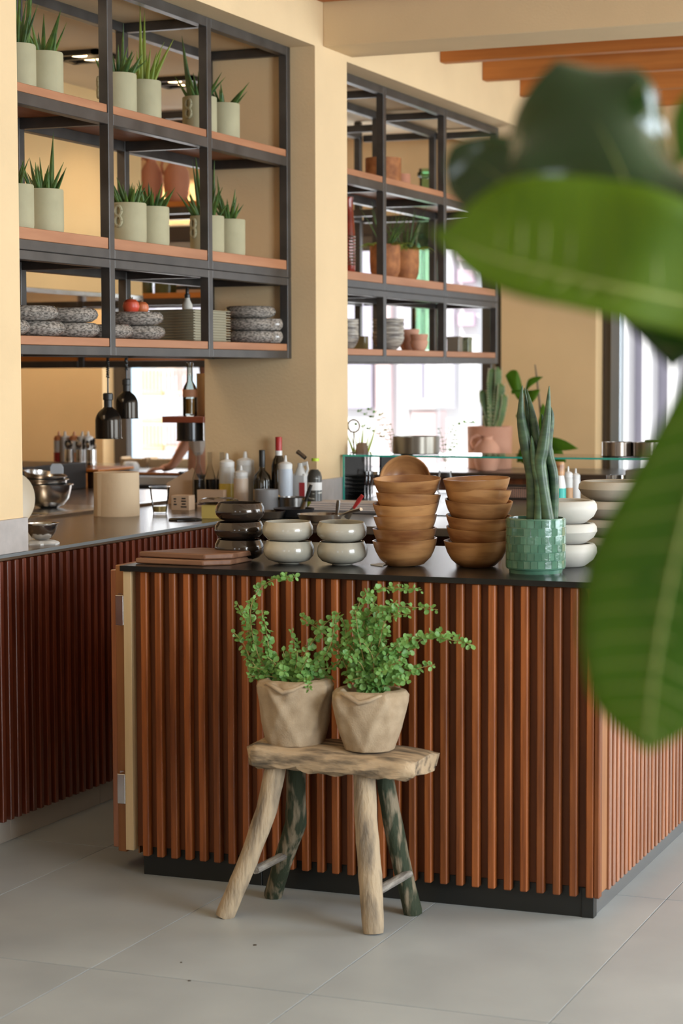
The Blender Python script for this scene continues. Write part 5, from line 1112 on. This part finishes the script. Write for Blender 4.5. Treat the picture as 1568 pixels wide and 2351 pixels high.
L2 = [([(840, 1600), (815, 1500), (820, 1400), (850, 1358), (900, 1350), (965, 1355)], -.02), ([(840, 1600), (830, 1500), (840, 1420), (900, 1395), (960, 1395), (1005, 1400)], .02), ([(850, 1600), (850, 1500), (870, 1420), (910, 1380)], -.04), ([(855, 1600), (890, 1510), (940, 1465), (1010, 1465), (1086, 1480)], -.02), ([(850, 1600), (900, 1530), (950, 1480), (1000, 1455), (1050, 1465)], .03),
      ([(860, 1600), (920, 1550), (960, 1535), (998, 1525)], 0), ([(840, 1600), (800, 1540), (775, 1490), (740, 1450), (690, 1420)], .04), ([(840, 1600), (800, 1480), (790, 1430), (775, 1410)], 0), ([(845, 1600), (860, 1480), (860, 1400), (850, 1370)], .03), ([(850, 1600), (870, 1480), (890, 1420), (935, 1410)], -.05)]+bush(862, 1520, 75, 55, 28, 2)+bush(850, 1450, 40, 50, 12, 3)
burlap_pot('left burlap-wrapped pot with sprawling green oregano on the stool', 664, 1712, 1560, 184, 134, 2, L1, -1.2)
burlap_pot('right burlap-wrapped pot with arching green oregano on the stool', 836, 1727, 1585, 184, 116, 7, L2, .9)
# crumbs on the floor
for k, (u_, v_, r_) in enumerate(((585, 2170, .0055), (435, 2252, .0045), (416, 2210, .003))):
    p = at(u_, v_, z=0); single('floor_crumb', MB().lathe([(r_, 0), (r_*.9, .0012), (.001, .002)], 8), soil, ['larger dark crumb on the floor before the stool', 'dark crumb lying on the floor joint', 'tiny crumb left of the floor joint'][k], 'crumb', p)
# ------------------------------------------------------------------ foreground fiddle-leaf fig
def fp(u_, v_, t_): return at(u_, v_, t=t_)
tk = at(1950, 1100, t=1.75)
fg = thing('fiddle_leaf_fig', 'large fiddle-leaf fig in the near foreground with big blurred green leaves', 'plant', (tk.x, tk.y, 0)); FB = Vector((tk.x, tk.y, 0))
put('planter', MB().lathe([(.13, 0), (.16, .01), (.18, .34), (.17, .34), (.001, .32)], 40), whitebowl, fg)
put('trunk', MB().tube([(0, 0, .3), (.01, 0, .8), (-.01, 0, 1.3), (.0, 0, 1.75), (.02, 0, 1.98)], [.016, .014, .012, .009, .005], 10), bark, fg)
toward = -fwd
def bigleaf(pix, ts, wu, wd, mt, tilt, lab=None, **k):
    mid = [fp(a, b, t_)-FB for (a, b), t_ in zip(pix, ts)]; s_ = ts[0]/F; vr_ = .0024 if mt is ficusb else .0016
    d = (mid[-1]-mid[0]); d = (d-fwd*d.dot(fwd)).normalized(); side = fwd.cross(d)       # across the leaf, facing the viewer
    if side.dot(upv)+side.dot(rgt)*.6 > 0: side = -side                                   # first widths lie up or right
    o = leaf(fg, mid, [a*s_ for a in wu], [a*s_ for a in wd], side, toward+upv*tilt, mt, True, vr_, nx=30, **k)
    base = mid[0]; trunkz = max(.6, min(1.9, base.z))
    put('petiole', MB().tube([Vector((0, 0, trunkz-.05)), (Vector((0, 0, trunkz))+base)/2+Vector((0, 0, .01)), base], [.005, .004, .0035], 8), stemm, fg)
    if lab: o['label'] = lab
    return o
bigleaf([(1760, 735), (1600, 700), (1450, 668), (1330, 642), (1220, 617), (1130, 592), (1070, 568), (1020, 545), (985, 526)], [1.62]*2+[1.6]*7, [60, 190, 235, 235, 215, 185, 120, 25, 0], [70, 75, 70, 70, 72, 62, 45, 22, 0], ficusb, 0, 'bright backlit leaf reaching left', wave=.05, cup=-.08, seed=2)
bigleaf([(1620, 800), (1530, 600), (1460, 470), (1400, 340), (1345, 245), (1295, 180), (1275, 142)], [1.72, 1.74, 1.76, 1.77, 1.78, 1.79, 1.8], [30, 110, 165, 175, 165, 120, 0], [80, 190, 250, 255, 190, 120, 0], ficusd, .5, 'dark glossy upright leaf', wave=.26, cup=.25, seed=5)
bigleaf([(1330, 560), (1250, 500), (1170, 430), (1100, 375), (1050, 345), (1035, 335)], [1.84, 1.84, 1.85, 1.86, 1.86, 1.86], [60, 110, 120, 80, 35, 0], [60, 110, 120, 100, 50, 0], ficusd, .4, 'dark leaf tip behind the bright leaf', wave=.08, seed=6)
bigleaf([(1690, 800), (1640, 960), (1590, 1120), (1550, 1280), (1520, 1430), (1500, 1560), (1490, 1660), (1485, 1728)], [1.5]*8, [60, 110, 150, 180, 175, 145, 95, 0], [70, 105, 140, 180, 188, 165, 118, 0], ficus, -.25, 'large hanging leaf at lower right', wave=.05, cup=.12, seed=8)
bigleaf([(1700, 160), (1640, 230), (1590, 300), (1552, 390)], [1.7]*4, [20, 60, 55, 0], [20, 55, 45, 0], ficus, 0, None, seed=9)
bigleaf([(1760, 820), (1660, 740), (1570, 700), (1470, 680)], [1.64]*4, [20, 60, 60, 0], [20, 75, 55, 0], ficus, 0, None, seed=10)
# ------------------------------------------------------------------ outside
gr = struct('ground', MB().box((-60, 6.75, -.25), (50, 90, -.05)), mat('pale_paving', (.62, .60, .57), .9, var=.1, nscale=2))
lav = mat('lavender_wall', (.52, .50, .60), .9, var=.15, nscale=.6); palew = mat('pale_wall', (.8, .8, .82), .9); pinkw = mat('pink_wall', (.78, .62, .62), .9, var=.2, nscale=1)
def ext(name, label, cat, boxes, loc=(0, 0, 0), group=None):
    t = thing(name, label, cat, loc, group=group)
    for nm, a, b, m_ in boxes: put(nm, MB().cbox(a, b, .01), m_, t)
    return t
YB = 17.0
def xa(u_, y=YB): return at(u_, 900, y=y).x
bx = [('facade', (xa(780), YB, -.05), (xa(1100), YB+.5, 5.5), palew)]
for (u1, u2, m_) in ((790, 862, lav), (870, 905, pinkw), (935, 978, lav), (982, 1048, mat('pale_lavender', (.76, .74, .8), .9))): bx.append(('wall_panel', (xa(u1), YB-.12, 1.1 if m_ is not pinkw else .2), (xa(u2), YB-.01, 5.3), m_))
for k in range(4): bx.append(('shutter', (xa(1058), YB-.12, 2.05+k*.25), (xa(1095), YB-.02, 2.2+k*.25), mat('shutter_pink', (.74, .56, .68), .8)))
ext('building', 'pale lavender building front outside the middle window', 'building', bx)
ext('market_stall', 'white canopy stall with pink panel outside the middle window', 'stall', [('canopy', (xa(925, 14), 14, 1.15), (xa(1000, 14), 14.6, 1.25), palew), ('panel', (xa(940, 14), 14.05, .6), (xa(996, 14), 14.4, 1.14), pinkw), ('post', (xa(926, 14), 14.1, -.05), (xa(932, 14), 14.16, 1.15), palew), ('post', (xa(994, 14), 14.1, -.05), (xa(999, 14), 14.16, 1.15), palew)])
bx = [('facade', (xa(1360), YB, -.05), (xa(1640), YB+.5, 5.2), lav), ('cornice', (xa(1355), YB-.5, 3.2), (xa(1645), YB-.02, 3.9), palew)]
for u_ in (1408, 1448, 1502, 1560, 1615): bx.append(('column', (xa(u_-11), YB-.35, -.05), (xa(u_+11), YB-.02, 3.19), palew))
ext('colonnade', 'white columned building front outside the right window', 'building', bx)
orw = mat('crate_orange', (.95, .66, .38), .8, var=.1); pkw = mat('crate_pink', (.88, .58, .50), .8, var=.1)
for k, (u1, u2, z0, z1, m_, lb) in enumerate(((322, 372, -.05, 1.75, orw, 'tall slatted orange crate stack outside the left window'), (376, 428, -.05, 1.45, pkw, 'slatted pink crate stack right of the orange one outside'))):
    yy = 12.5; X0, X1 = xa(u1, yy), xa(u2, yy); bx = []
    zz = z0; j = 0
    while zz < z1-.1:
        bx.append(('crate_rail', (X0, yy, zz), (X1, yy+.5, zz+.05), m_))
        for s in range(6): bx.append(('crate_slat', (X0+(X1-X0)*(s/6+.03), yy+.01, zz+.051), (X0+(X1-X0)*(s/6+.10), yy+.05, zz+.26), m_ if j % 2 else palew))
        zz += .27; j += 1
    ext('crate_stack', lb, 'crates', bx)
ext('pale_parasol', 'white shape of a parasol outside the left window', 'parasol', [('canopy', (xa(358, 14), 14, 1.5), (xa(402, 14), 14.8, 2.2), palew), ('pole', (xa(379, 14), 14.3, -.05), (xa(382, 14), 14.36, 1.5), palew)])
ext('blue_kiosk', 'pale blue kiosk wall beyond the crates outside the left window', 'kiosk', [('wall_panel', (xa(280, 19), 19, -.05), (xa(465, 19), 19.4, 2.1), mat('pale_blue', (.5, .66, .8), .9)), ('upper_band', (xa(280, 19), 19.0, 2.11), (xa(465, 19), 19.4, 2.7), lav)])
